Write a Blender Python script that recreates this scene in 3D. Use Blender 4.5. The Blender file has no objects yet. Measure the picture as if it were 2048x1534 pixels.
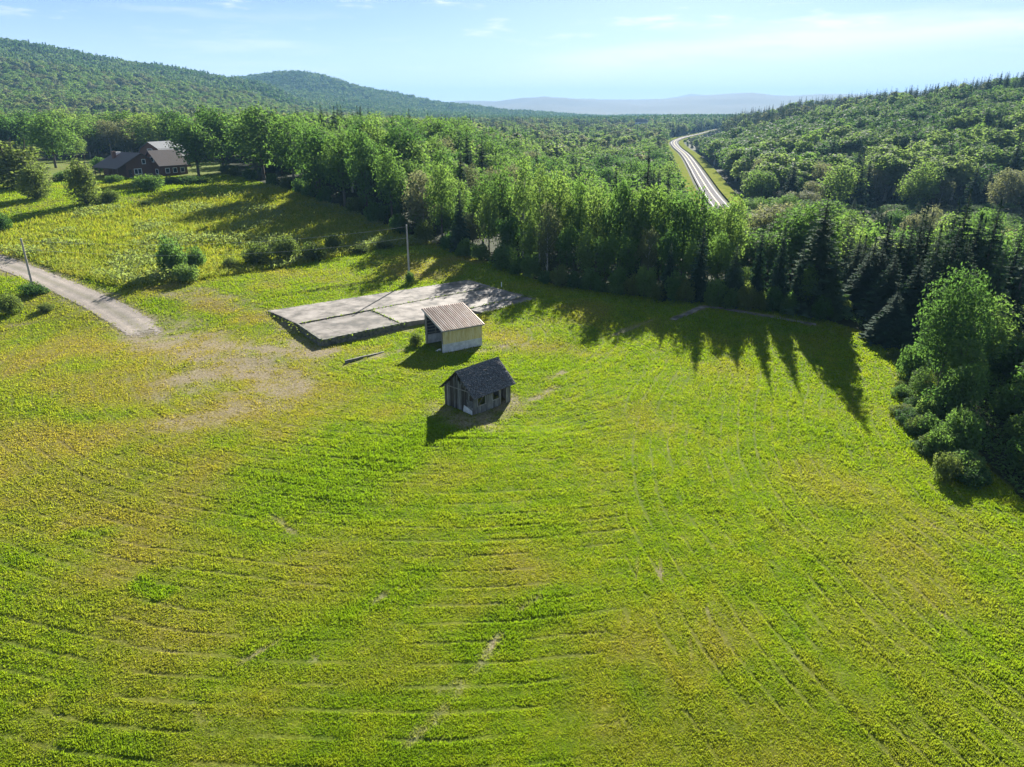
import bpy, math, random
import numpy as np
from mathutils import Vector, Matrix

# ------------------------------------------------------------------ camera, sky, sun, exposure
SC = bpy.context.scene
C = SC.collection
CAM_H, PITCH, FPX = 26.0, math.radians(21.0), 1409.0       # FPX: focal length in pixels of the 2048-wide photo
cam_d = bpy.data.cameras.new('camera')
cam = bpy.data.objects.new('camera', cam_d); C.objects.link(cam)
cam.location = (0, 0, CAM_H); cam.rotation_euler = (math.pi/2-PITCH, 0, 0)
cam_d.sensor_width = 36.0; cam_d.lens = 36.0*FPX/2048.0
cam_d.clip_start = 0.5; cam_d.clip_end = 40000
SC.camera = cam

SUN_AZ, SUN_EL = math.radians(14.0), math.radians(24.0)
SUN = Vector((math.sin(SUN_AZ)*math.cos(SUN_EL), math.cos(SUN_AZ)*math.cos(SUN_EL), math.sin(SUN_EL)))
W = bpy.data.worlds.new('World'); SC.world = W; W.use_nodes = True
wn, wl = W.node_tree.nodes, W.node_tree.links
wn.clear()
def N(nodes, t, **kw):
    n = nodes.new(t)
    for k, v in kw.items(): setattr(n, k, v)
    return n
def build_world():
    out = N(wn, 'ShaderNodeOutputWorld'); bg = N(wn, 'ShaderNodeBackground')
    sky = N(wn, 'ShaderNodeTexSky', sky_type='NISHITA')
    sky.sun_disc = False; sky.sun_elevation = SUN_EL; sky.sun_rotation = SUN_AZ
    sky.altitude = 400; sky.air_density = 0.30; sky.dust_density = 0.15; sky.ozone_density = 2.5
    bg.inputs['Strength'].default_value = 0.05
    # thin clouds: direction -> azimuth / elevation, streaked noise
    tc = N(wn, 'ShaderNodeTexCoord'); sep = N(wn, 'ShaderNodeSeparateXYZ'); wl.new(tc.outputs['Generated'], sep.inputs[0])
    def m(op, a, b=None, c=None):
        n = N(wn, 'ShaderNodeMath', operation=op)
        for i, v in enumerate((a, b, c)):
            if v is None: continue
            if isinstance(v, (int, float)): n.inputs[i].default_value = v
            else: wl.new(v, n.inputs[i])
        return n.outputs[0]
    def ramp(v, a, b):
        n = N(wn, 'ShaderNodeMapRange', interpolation_type='SMOOTHSTEP'); wl.new(v, n.inputs[0])
        n.inputs[1].default_value = a; n.inputs[2].default_value = b
        return n.outputs[0]
    az = m('ARCTAN2', sep.outputs[0], sep.outputs[1]); el = m('ARCSINE', sep.outputs[2])
    def noise(sx, sy, scale, det, off=0.0, rough=.55):
        cb = N(wn, 'ShaderNodeCombineXYZ')
        wl.new(m('MULTIPLY_ADD', az, sx, off), cb.inputs[0]); wl.new(m('MULTIPLY', el, sy), cb.inputs[1]); cb.inputs[2].default_value = off
        n = N(wn, 'ShaderNodeTexNoise'); n.inputs['Scale'].default_value = scale; n.inputs['Detail'].default_value = det
        n.inputs['Roughness'].default_value = rough
        wl.new(cb.outputs[0], n.inputs['Vector']); return n.outputs['Fac']
    # broad pale band of cirrus, rising towards the right
    line = m('MULTIPLY_ADD', az, 0.075, 0.052)
    d = m('ABSOLUTE', m('SUBTRACT', el, line))
    band = m('SUBTRACT', 1.0, ramp(d, 0.0, 0.032))
    band = m('MULTIPLY', band, ramp(az, -.06, .15))
    cir = m('MULTIPLY', band, ramp(noise(2.2, 16, 2.0, 5, 3.1), .28, .62))
    wisp = m('MULTIPLY', ramp(noise(3.0, 26, 1.6, 6, 9.7), .52, .82), 0.45)
    # a few brighter small puffs high up, all round the sky
    puff = m('MULTIPLY', ramp(noise(3.4, 20, 2.1, 6, 21.3, .6), .56, .72), ramp(el, .065, .11))
    cov = m('MINIMUM', m('ADD', m('ADD', m('MULTIPLY', cir, .85), wisp), m('MULTIPLY', puff, .8)), 0.88)
    cov = m('MULTIPLY', cov, ramp(el, .0, .03))
    veil = N(wn, 'ShaderNodeMix', data_type='RGBA'); wl.new(m('SUBTRACT', .86, m('MULTIPLY', ramp(el, .0, .14), .56)), veil.inputs[0])      # thin even high cloud, denser along slanting sight lines
    wl.new(sky.outputs[0], veil.inputs[6]); vc = N(wn, 'ShaderNodeMix', data_type='RGBA'); wl.new(ramp(el, .0, .16), vc.inputs[0]); vc.inputs[6].default_value = (5.1, 5.4, 5.6, 1); vc.inputs[7].default_value = (2.55, 3.5, 4.45, 1); wl.new(vc.outputs[2], veil.inputs[7])
    mix = N(wn, 'ShaderNodeMix', data_type='RGBA'); wl.new(cov, mix.inputs[0])
    wl.new(veil.outputs[2], mix.inputs[6]); mix.inputs[7].default_value = (6.3, 6.4, 6.5, 1)
    wl.new(mix.outputs[2], bg.inputs['Color']); wl.new(bg.outputs[0], out.inputs[0])
build_world()
sun_d = bpy.data.lights.new('sun', 'SUN'); sun_d.energy = 5.0; sun_d.angle = math.radians(0.5); sun_d.color = (1.0, .945, .85)
sun_o = bpy.data.objects.new('sun', sun_d); C.objects.link(sun_o)
sun_o.rotation_euler = (-SUN).to_track_quat('-Z', 'Y').to_euler(); sun_o.location = (60, 200, 120)
VS = SC.view_settings
VS.view_transform = 'Standard'; VS.look = 'None'; VS.gamma = 1.0; VS.use_curve_mapping = False; VS.exposure = 2.05
SC.render.engine = 'CYCLES'
SC.cycles.max_bounces = 7; SC.cycles.diffuse_bounces = 5; SC.cycles.glossy_bounces = 1; SC.cycles.transmission_bounces = 5
SC.cycles.volume_bounces = 1; SC.cycles.transparent_max_bounces = 8
SC.cycles.use_denoising = True

# ------------------------------------------------------------------ numpy helpers
RNG = np.random.default_rng(7)
def sstep(a, b, x):
    t = np.clip((np.asarray(x, float)-a)/(b-a), 0, 1); return t*t*(3-2*t)
def _hash(ix, iy, s):
    n = (ix.astype(np.int64)*374761393 + iy.astype(np.int64)*668265263 + s*1442695041) & 0x7fffffff
    n = ((n ^ (n >> 13))*1274126177) & 0x7fffffff
    n = (n ^ (n >> 16)) & 0xffffff
    return n/float(0xffffff)
def vnoise(x, y, s=0):
    x = np.asarray(x, float); y = np.asarray(y, float)
    ix = np.floor(x); iy = np.floor(y); fx = x-ix; fy = y-iy
    fx = fx*fx*(3-2*fx); fy = fy*fy*(3-2*fy)
    a = _hash(ix, iy, s); b = _hash(ix+1, iy, s); c = _hash(ix, iy+1, s); d = _hash(ix+1, iy+1, s)
    return (a*(1-fx)+b*fx)*(1-fy)+(c*(1-fx)+d*fx)*fy
def fbm(x, y, o=4, s=0):
    v = 0; a = .5; t = 0
    for i in range(o):
        v = v+a*vnoise(x*2**i, y*2**i, s+i*17); t += a; a *= .5
    return v/t
cp, sp = math.cos(PITCH), math.sin(PITCH)
def pix_dir(px, py):
    dx = np.asarray(px, float)-1024; v = 767-np.asarray(py, float)
    return np.stack([dx, FPX*cp+v*sp, -FPX*sp+v*cp], -1)
def project(x, y, z):
    f = y*cp-(z-CAM_H)*sp; u = y*sp+(z-CAM_H)*cp
    f = np.maximum(f, .1)
    return 1024+FPX*x/f, 767-FPX*u/f
def plane_pt(px, py, z=0.0):
    d = pix_dir(px, py); t = (z-CAM_H)/d[..., 2]
    return d[..., 0]*t, d[..., 1]*t
def seg_dist(x, y, pts, closed=False):
    x = np.asarray(x, float); best = np.full(x.shape, 1e9)
    P = list(pts)+([pts[0]] if closed else [])
    for (ax, ay), (bx, by) in zip(P[:-1], P[1:]):
        vx, vy = bx-ax, by-ay; L = vx*vx+vy*vy+1e-9
        t = np.clip(((x-ax)*vx+(y-ay)*vy)/L, 0, 1)
        best = np.minimum(best, np.hypot(x-ax-t*vx, y-ay-t*vy))
    return best
def in_poly(x, y, pts):
    x = np.asarray(x, float); c = np.zeros(x.shape, bool); n = len(pts)
    for i in range(n):
        ax, ay = pts[i]; bx, by = pts[(i+1) % n]
        if ay == by: continue
        k = ((ay > y) != (by > y)) & (x < (bx-ax)*(y-ay)/(by-ay)+ax); c ^= k
    return c

# ------------------------------------------------------------------ terrain
R_ = [0, 60, 100, 130, 160, 200, 260, 350, 500, 700, 1000, 1400, 1800, 2300, 2800, 4000, 6000]
T_ = {
 -70:  [0, 0, .5, 2, 4.5, 7.5, 9, 10, 12, 16, 40, 90, 148, 160, 130, 60, 40],
 -34:  [0, 0, .4, 1.7, 4, 7, 9, 9, 9, 12, 36, 92, 146, 150, 130, 50, 30],
 -25.6:[0, 0, .3, 1.5, 3.7, 7, 9, 9, 9, 11, 26, 70, 108, 112, 110, 40, 20],
 -20:  [0, 0, .2, 1.3, 3.5, 6.8, 9, 9, 9, 10, 18, 50, 84, 66, 128, 40, 20],
 -15.7:[0, 0, .2, 1.2, 3.3, 6.6, 9, 9, 8, 9, 12, 24, 36, 70, 152, 40, 15],
 -10:  [0, 0, .1, 1.0, 3.0, 6, 8, 8, 7, 6, 6, 8, 14, 40, 92, 30, 10],
 -4.7: [0, 0, 0, .8, 2, 4, 6, 7, 6, 2, 2, 4, 8, 20, 50, 20, 10],
 0:    [0, 0, 0, .2, -1, -2, -2, -2, -2, -3, 0, 4, 5, 8, 20, 10, 10],
 6.65: [0, 0, 0, -1, -4, -7, -9, -9, -9, -8, -5, 0, 2, 2, 2, 5, 10],
 14:   [0, 0, .3, -1.5, -5, -7.5, -8, -8, -8, -7, -5, 2, 5, 5, 2, 5, 10],
 17.5: [0, 0, .3, -1, -4, -7, -8, -8, -5, 3, 12, 8, 5, 5, 2, 5, 10],
 21:   [0, 0, .3, -1, -3.5, -6.5, -8, -5, 3, 14, 24, 18, 10, 8, 5, 5, 10],
 27:   [0, 0, .3, -1, -3.5, -6.5, -8, -2, 8, 26, 32, 30, 20, 10, 5, 5, 10],
 34:   [0, 0, .3, -1, -3.5, -6.5, -7, 0, 16, 38, 46, 50, 40, 20, 10, 10, 10],
 70:   [0, 0, .3, -1, -3, -5, -4, 5, 25, 50, 60, 60, 50, 30, 20, 20, 10]}
TH = np.array(sorted(T_)); TZ = np.array([T_[k] for k in sorted(T_)], float); RR = np.array(R_, float)
RIDGE_PX = [-200, 700, 880, 930, 1000, 1050, 1090, 1140, 1200, 1290, 1330, 1380, 1420, 1500, 1580, 1650, 1760, 1850, 2000, 2400]
RIDGE_Y = [150, 200, 206, 203, 203, 197, 192, 195, 198, 200, 197, 193, 191, 188, 193, 187, 190, 184, 178, 170]
def _ridge():
    d = pix_dir(RIDGE_PX, RIDGE_Y); th = np.degrees(np.arctan2(d[:, 0], d[:, 1]))
    return th, d[:, 2]/np.hypot(d[:, 0], d[:, 1])*7500+CAM_H
RTH, RZ = _ridge()
BORDER_PX = [(3000, 1500), (2300, 1140), (2048, 985), (1985, 930), (1935, 862), (1908, 800), (1868, 738), (1755, 674), (1650, 640)]
RB = [tuple(map(float, plane_pt(a, b, .5))) for a, b in BORDER_PX]
RB_POLY = RB+[(RB[-1][0]+20, RB[-1][1]+40), (400, 500), (600, 0)]
SHEDX, SHEDY = map(float, plane_pt(950, 800, 0))
SLABZ = .85
SLAB_PX = dict(bl=(537, 621), br=(937, 559), r=(1077, 597), fr=(964, 624), fl=(642, 679))
SLAB = {k: tuple(map(float, plane_pt(*v, SLABZ))) for k, v in SLAB_PX.items()}
SLAB_RING = [SLAB[k] for k in ('bl', 'br', 'r', 'fr', 'fl')]
SW = [tuple(map(float, plane_pt(a, b, 0))) for a, b in ((1290, 630), (1210, 668), (1150, 700), (1115, 760), (1085, 830))]
MO = tuple(map(float, plane_pt(1490, 650, 0)))
def hfun(x, y):
    x = np.asarray(x, float); y = np.asarray(y, float)
    r = np.hypot(x, y); th = np.degrees(np.arctan2(x, y))
    fr = np.interp(r, RR, np.arange(len(RR))); i = np.clip(fr.astype(int), 0, len(RR)-2); fr = fr-i; fr = fr*fr*(3-2*fr)*.5+fr*.5
    ft = np.interp(th, TH, np.arange(len(TH))); j = np.clip(ft.astype(int), 0, len(TH)-2); ft = ft-j; ft = ft*ft*(3-2*ft)*.7+ft*.3
    z = (TZ[j, i]*(1-ft)+TZ[j+1, i]*ft)*(1-fr)+(TZ[j, i+1]*(1-ft)+TZ[j+1, i+1]*ft)*fr
    z = z+sstep(82, 104, y)*.9*sstep(330, 160, r)
    # far ridges
    rz = np.interp(th, RTH, RZ)
    z = z+(rz-z)*sstep(4300, 7400, r)
    far2 = np.exp(-((th-13.2)/1.6)**2)*60
    z = z+sstep(7600, 9300, r)*far2
    # rolling relief growing with distance
    z = z+(fbm(x/420, y/420, 4, 5)-.5)*np.interp(r, [150, 600, 1500, 4000, 7000], [0, 4, 16, 34, 46])
    # near field relief
    z = z-7*sstep(0, 32, seg_dist(x, y, RB))*in_poly(x, y, RB_POLY)*sstep(260, 190, r)
    z = z-.55*np.exp(-(seg_dist(x, y, SW)/3.2)**2)+1.1*np.exp(-((x-MO[0])/17)**2-((y-MO[1])/9)**2)
    z = z-.25*np.exp(-((x-SHEDX)/9)**2-((y-SHEDY)/7)**2)
    z = z+(fbm(x/14, y/14, 3, 3)-.5)*.5*sstep(8, 30, r)*sstep(150, 90, r)
    sd = seg_dist(x, y, SLAB_RING, True); ins = in_poly(x, y, SLAB_RING)
    z = np.where(ins, np.minimum(z, SLABZ-.08-.5*sstep(.2, 1.5, sd)), np.where(sd < 6, np.minimum(z, SLABZ-.10+.35*sstep(.6, 6, sd)), z))
    return z
def axis(d0, d1, step, g, lo, hi):
    a = list(np.arange(d0, d1+1e-6, step))
    s = step; v = a[-1]
    while v < hi: s *= g; v += s; a.append(v)
    s = step; v = a[0]; b = []
    while v > lo: s *= g; v -= s; b.append(v)
    return np.array(b[::-1]+a)
GX = axis(-95, 85, .5, 1.06, -9000, 9000)
GY = axis(14, 140, .5, 1.034, -400, 11000)
MX, MY = np.meshgrid(GX, GY)
GZ = hfun(MX, MY)
def gz(x, y):
    x = np.asarray(x, float); y = np.asarray(y, float)
    i = np.clip(np.searchsorted(GX, x)-1, 0, len(GX)-2); j = np.clip(np.searchsorted(GY, y)-1, 0, len(GY)-2)
    u = (x-GX[i])/(GX[i+1]-GX[i]); v = (y-GY[j])/(GY[j+1]-GY[j])
    return (GZ[j, i]*(1-u)+GZ[j, i+1]*u)*(1-v)+(GZ[j+1, i]*(1-u)+GZ[j+1, i+1]*u)*v
def G(px, py):
    """ground point seen at a pixel of the 2048-wide photograph"""
    d = pix_dir(px, py); d = d/np.hypot(d[0], d[1])
    t = np.concatenate([np.arange(15, 400, .5), np.arange(400, 3000, 4)])
    k = np.argmax(gz(d[0]*t, d[1]*t) >= CAM_H+d[2]*t)
    if k == 0: k = len(t)-1
    a, b = t[k-1], t[k]
    for _ in range(12):
        m = (a+b)/2
        if gz(d[0]*m, d[1]*m) >= CAM_H+d[2]*m: b = m
        else: a = m
    return float(d[0]*b), float(d[1]*b)
def at(px, r):
    """point on the column of a pixel at horizontal distance r"""
    th = math.atan2(px-1024, FPX*cp+541*sp); return r*math.sin(th), r*math.cos(th)
def top_z(px, py, r):
    d = pix_dir(px, py); return CAM_H+r*d[2]/math.hypot(d[0], d[1])
GP = lambda L: [G(a, b) for a, b in L]

# clearing (not forest) polygon
EDGE_PX = [(1650, 640), (1500, 616), (1350, 598), (1200, 583), (1080, 562), (980, 524), (900, 497), (800, 464), (700, 422), (620, 394), (530, 367), (455, 346), (445, 326), (330, 320), (200, 318), (60, 322), (-100, 330), (-350, 345)]
EDGE = GP(EDGE_PX)
CLEAR = [(130, -80)]+RB[1:-1]+EDGE+[(-230, 120), (-200, -80)]
LAWN_EDGE = GP([(-60, 500), (60, 520), (150, 555), (250, 578), (330, 571), (450, 552), (560, 537), (680, 514), (760, 497), (860, 489), (930, 500)])
HOUSE_LAWN = GP([(-100, 470), (0, 462), (90, 432), (200, 414), (300, 405), (400, 396), (480, 386), (530, 370)])
MEADOW = LAWN_EDGE+GP([(900, 497), (800, 464), (700, 422), (620, 394)])+HOUSE_LAWN[::-1]

# ------------------------------------------------------------------ ground masks
def caps(x, y, list_):
    """soft capsules: (px0,py0,px1,py1,radius m,strength)"""
    m = np.zeros(np.shape(x)); q = fbm(x/2.1, y/2.1, 3, 400)-.5; q2 = fbm(x/2.1, y/2.1, 3, 420)-.5; q3 = fbm(x/7, y/7, 2, 440)-.5; q4 = fbm(x/7, y/7, 2, 460)-.5
    for a, b, c, d, rad, st in list_:
        k_ = min(rad*.9, 1.6); s = seg_dist(x+q*k_*2+q3*rad*1.2, y+q2*k_*2+q4*rad*1.2, [G(a, b), G(c, d)])
        m = np.maximum(m, st*sstep(rad*1.75, -rad*.1, s))
    return m
DIRT = [(320, 690, 640, 700, 3.2, .85), (300, 660, 340, 700, 3.0, .9), (400, 760, 640, 690, 4.8, .95), (330, 640, 470, 720, 3.2, .8), (330, 590, 520, 615, 1.6, .55), (300, 690, 380, 725, 2.6, .85), (420, 830, 520, 780, 4, .65), (560, 640, 590, 690, 2, .75), (640, 690, 800, 660, 1.2, .75), (470, 735, 560, 775, 3.0, .9), (300, 690, 480, 700, 2.0, .6), (540, 625, 650, 690, 1.4, .95), (650, 688, 800, 655, .9, .9),
        (310, 560, 560, 612, 1.4, .5), (900, 700, 1010, 700, 1.0, .5), (970, 690, 1010, 695, .9, .75), (880, 812, 950, 840, 1.5, 1.1), (950, 840, 1032, 808, 1.6, 1.1), (1030, 690, 1060, 650, 1.8, .4),
        (1085, 760, 1125, 745, .5, .8), (1060, 800, 1110, 775, .5, .6), (1230, 670, 1300, 640, .55, .85), (690, 730, 800, 700, .8, .7),
        (543, 1032, 588, 1066, .22, 1.3), (872, 1435, 890, 1412, .36, .85), (910, 1390, 930, 1365, .34, .8), (955, 1335, 980, 1305, .3, .75), (815, 1488, 845, 1455, .3, .75), (960, 1330, 1000, 1270, .25, .9), (1040, 1215, 1080, 1195, .3, .7), (880, 1380, 920, 1360, .35, 1),
        (1275, 1115, 1273, 1170, .12, 1), (1320, 1115, 1320, 1160, .1, 1), (1413, 1215, 1420, 1250, .1, 1), (1378, 1280, 1382, 1320, .1, 1), (480, 1330, 560, 1280, .2, .8), (750, 1205, 770, 1190, .3, .7), (625, 1310, 640, 1330, .15, .9),
        (1345, 640, 1405, 612, .55, 1), (1405, 612, 1632, 650, .5, 1), (1820, 700, 1880, 760, .7, .5), (740, 630, 800, 655, 1.0, .7),
        (380, 1410, 420, 1470, .2, .4), (60, 1480, 130, 1534, .3, .3), (1300, 640, 1240, 660, .3, .8), (30, 650, 70, 645, .8, .5)]
DRY = [(330, 575, 620, 660, 4, 1.0), (350, 700, 560, 760, 6, 1.1), (420, 800, 540, 860, 5, 1.0), (560, 700, 700, 700, 3, 1.0), (0, 700, 600, 800, 14, .8), (0, 900, 420, 950, 10, .6), (960, 640, 1060, 690, 6, .9), (300, 850, 520, 850, 6, .95), (1150, 620, 1050, 660, 4, .6), (1300, 1400, 1450, 1500, 5, .3), (1750, 1000, 1850, 1150, 4, .4), (330, 590, 900, 530, 7, .5), (200, 640, 60, 600, 6, .5), (1400, 1250, 1300, 1350, 3, .6),
       (1880, 800, 1960, 935, 2.5, .6), (900, 1080, 1080, 1150, 4, .3), (300, 1200, 500, 1300, 4, .25)]
LUSH = [(600, 985, 880, 850, 4.0, 1), (640, 960, 720, 1000, 2.5, 1), (1020, 1250, 1120, 1195, 1.2, 1), (950, 1300, 1030, 1230, 1.0, .8), (700, 1240, 830, 1130, 1.2, .8), (300, 1160, 340, 1180, 1.0, .9), (540, 1310, 680, 1260, 1.2, .6),
        (1400, 640, 1600, 655, 4.5, .9), (1060, 740, 1120, 720, 2.5, .6), (870, 830, 960, 870, 2.5, .8), (930, 680, 880, 700, 2, .3), (160, 1070, 215, 1060, .8, .6), (1150, 1020, 1100, 1060, 1.5, .3), (1590, 850, 1650, 870, 2, .5),
        (850, 1530, 900, 1490, 1.5, .8), (180, 1480, 260, 1520, 1.2, .6)]
ROAD_C = GP([(-160, 478), (-60, 500), (0, 524), (60, 545), (130, 575), (200, 607), (255, 637), (300, 672), (318, 690)])
ROAD_END = ROAD_C[-1]
def masks(x, y):
    n1 = fbm(x/1.1, y/1.1, 3, 40); n2 = fbm(x/6, y/6, 3, 50); n3 = fbm(x/22, y/22, 3, 60)
    near = np.hypot(x, y) < 260
    dirt = np.zeros(x.shape); dry = np.zeros(x.shape); lush = np.zeros(x.shape)
    xn, yn = x[near], y[near]
    dirt[near] = caps(xn, yn, DIRT); dry[near] = caps(xn, yn, DRY); lush[near] = caps(xn, yn, LUSH)
    rd = np.full(x.shape, 1e9); rd[near] = seg_dist(xn, yn, ROAD_C)
    dirt = np.maximum(dirt, sstep(4.4, 1.9, rd)*.85)
    nd = fbm(x/3.2, y/3.2, 3, 44); dirt = np.clip(dirt*1.0+(n1-.5)*1.1*np.clip(dirt*2.2, 0, 1)+(nd-.5)*1.1*np.clip(dirt*2.2, 0, 1)-.06, 0, 1)*.88
    dry = np.clip(dry*.95+(n2-.5)*1.5+(n3-.5)*1.0-.05, 0, 1)
    lush = np.clip(lush*(.55+n2*.9)+np.clip((n3-.6)*1.5, 0, .4), 0, 1)
    clear = in_poly(x, y, CLEAR)
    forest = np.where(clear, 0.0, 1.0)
    mead = np.zeros(x.shape); mead[near] = in_poly(xn, yn, MEADOW)
    # mowing lines: concentric round the sheds, parallel to the trees along the right edge
    db = np.full(x.shape, 1e3); db[near] = seg_dist(xn, yn, RB)
    rad = np.hypot((x+6)*.9, y-84)
    sel = sstep(2, 14, x+(n3-.5)*10-.12*(y-40))
    wob = (fbm(x/6, y/6, 2, 70)-.5)*.55
    lA = np.abs(((rad+wob)/1.55) % 1-.5)*2; lB = np.abs(((db+wob)/1.45) % 1-.5)*2
    line = np.where(sel > .5, lB, lA)
    line = sstep(.76, .97, line)*sstep(.36, .58, fbm(x/3.3, y/3.3, 3, 80))
    line = line*near*clear*(1-mead)*sstep(110, 85, np.hypot(x, y))
    dirt = np.maximum(dirt, line*sstep(.62, .85, n1)*.55)
    ph = np.where(sel > .5, db, rad); al = np.where(sel > .5, y, np.arctan2(x+6, y-84)*30)
    streak = fbm(ph/.42+wob*2, al/7.0, 3, 95)*clear*near+.5*(1-clear*near)
    dry = np.clip(dry+(streak-.5)*.4, 0, 1)
    return dirt, dry, lush, forest, mead, line, streak

# ------------------------------------------------------------------ mesh helpers
def fast_mesh(name, V, F, mats=(), attrs=None, midx=None, smooth=False):
    V = np.ascontiguousarray(V, np.float32); F = np.ascontiguousarray(F, np.int32)
    me = bpy.data.meshes.new(name); k = F.shape[1]
    me.vertices.add(len(V)); me.vertices.foreach_set('co', V.ravel())
    me.loops.add(F.size); me.loops.foreach_set('vertex_index', F.ravel())
    me.polygons.add(len(F)); me.polygons.foreach_set('loop_start', np.arange(0, F.size, k, dtype=np.int32))
    me.polygons.foreach_set('loop_total', np.full(len(F), k, np.int32))
    for m in mats: me.materials.append(m)
    if midx is not None: me.polygons.foreach_set('material_index', np.asarray(midx, np.int32))
    me.polygons.foreach_set('use_smooth', np.full(len(F), smooth, bool))
    for an, av in (attrs or {}).items():
        av = np.ascontiguousarray(av, np.float32)
        if av.ndim == 1:
            me.attributes.new(an, 'FLOAT', 'POINT').data.foreach_set('value', av)
        else:
            a4 = np.ones((len(av), 4), np.float32); a4[:, :3] = av
            me.attributes.new(an, 'FLOAT_COLOR', 'POINT').data.foreach_set('color', a4.ravel())
    me.update(calc_edges=True)
    return me
def tag(o, label=None, cat=None, group=None, kind=None):
    if label: o['label'] = label
    if cat: o['category'] = cat
    if group: o['group'] = group
    if kind: o['kind'] = kind
    return o
def link(name, me, parent=None, loc=None):
    o = bpy.data.objects.new(name, me); C.objects.link(o)
    if parent: o.parent = parent
    if loc is not None: o.location = loc
    return o
def empty(name, loc, rz=0.0):
    o = bpy.data.objects.new(name, None); C.objects.link(o)
    o.location = loc; o.rotation_euler = (0, 0, rz); o.empty_display_size = .3
    return o
class MB:
    """collects polygons, built as one mesh"""
    def __init__(s): s.v = []; s.f = []
    def poly(s, pts):
        n = len(s.v); s.v += [tuple(p) for p in pts]; s.f.append(tuple(range(n, n+len(pts)))); return s
    def prism(s, base, top):
        n = len(s.v); k = len(base); s.v += [tuple(p) for p in base]+[tuple(p) for p in top]
        s.f.append(tuple(range(n+k-1, n-1, -1))); s.f.append(tuple(range(n+k, n+2*k)))
        for i in range(k):
            j = (i+1) % k; s.f.append((n+i, n+j, n+k+j, n+k+i))
        return s
    def box(s, x0, x1, y0, y1, z0, z1):
        return s.prism([(x0, y0, z0), (x1, y0, z0), (x1, y1, z0), (x0, y1, z0)], [(x0, y0, z1), (x1, y0, z1), (x1, y1, z1), (x0, y1, z1)])
    def bar(s, a, b, w, t=None, up=(0, 0, 1)):
        a = Vector(a); b = Vector(b); t = t or w; d = (b-a).normalized(); u = Vector(up)
        if abs(d.dot(u)) > .98: u = Vector((1, 0, 0))
        q = d.cross(u).normalized()*w/2; r = q.cross(d).normalized()*t/2
        return s.prism([a-q-r, a+q-r, a+q+r, a-q+r], [b-q-r, b+q-r, b+q+r, b-q+r])
    def tube(s, pts, rads, n=8):
        ring = []
        for i, p in enumerate(pts):
            p = Vector(p); d = (Vector(pts[min(i+1, len(pts)-1)])-Vector(pts[max(i-1, 0)])).normalized()
            u = Vector((1, 0, 0)) if abs(d.z) > .7 else Vector((0, 0, 1))
            a = d.cross(u).normalized(); b = d.cross(a)
            k = len(s.v); s.v += [tuple(p+(a*math.cos(2*math.pi*j/n)+b*math.sin(2*math.pi*j/n))*rads[i]) for j in range(n)]
            ring.append(k)
        for r0, r1 in zip(ring[:-1], ring[1:]):
            for j in range(n): s.f.append((r0+j, r0+(j+1) % n, r1+(j+1) % n, r1+j))
        s.f.append(tuple(range(ring[0]+n-1, ring[0]-1, -1))); s.f.append(tuple(range(ring[-1], ring[-1]+n)))
        return s
    def mesh(s, name, mat):
        me = bpy.data.meshes.new(name); me.from_pydata(s.v, [], s.f); me.materials.append(mat)
        import bmesh
        bm = bmesh.new(); bm.from_mesh(me); bmesh.ops.recalc_face_normals(bm, faces=bm.faces); bm.to_mesh(me); bm.free()
        return me
    def build(s, name, mat, parent=None): return link(name, s.mesh(name, mat), parent)

# ------------------------------------------------------------------ materials
def new_mat(name):
    m = bpy.data.materials.new(name); m.use_nodes = True; m.node_tree.nodes.clear()
    return m, m.node_tree.nodes, m.node_tree.links
def ramp_node(ns, ls, fac, stops):
    r = N(ns, 'ShaderNodeValToRGB'); e = r.color_ramp.elements
    while len(e) < len(stops): e.new(.5)
    for el, (p, c) in zip(e, stops): el.position = p; el.color = (*c, 1)
    ls.new(fac, r.inputs[0]); return r.outputs[0]
def noise_node(ns, ls, scale, det=4, vec=None, rough=.6):
    n = N(ns, 'ShaderNodeTexNoise'); n.inputs['Scale'].default_value = scale; n.inputs['Detail'].default_value = det; n.inputs['Roughness'].default_value = rough
    if vec is not None: ls.new(vec, n.inputs['Vector'])
    return n.outputs['Fac']
def mixc(ns, ls, fac, a, b, mode='MIX'):
    m = N(ns, 'ShaderNodeMix', data_type='RGBA', blend_type=mode)
    for i, v in ((0, fac), (6, a), (7, b)):
        if isinstance(v, (int, float)): m.inputs[i].default_value = v
        elif isinstance(v, tuple): m.inputs[i].default_value = (*v, 1)
        else: ls.new(v, m.inputs[i])
    return m.outputs[2]
def mathn(ns, ls, op, a, b=None):
    n = N(ns, 'ShaderNodeMath', operation=op)
    for i, v in enumerate((a, b)):
        if v is None: continue
        if isinstance(v, (int, float)): n.inputs[i].default_value = v
        else: ls.new(v, n.inputs[i])
    return n.outputs[0]
def bump(ns, ls, h, strength, dist):
    b = N(ns, 'ShaderNodeBump'); b.inputs['Strength'].default_value = strength; b.inputs['Distance'].default_value = dist
    ls.new(h, b.inputs['Height']); return b.outputs[0]
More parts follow.
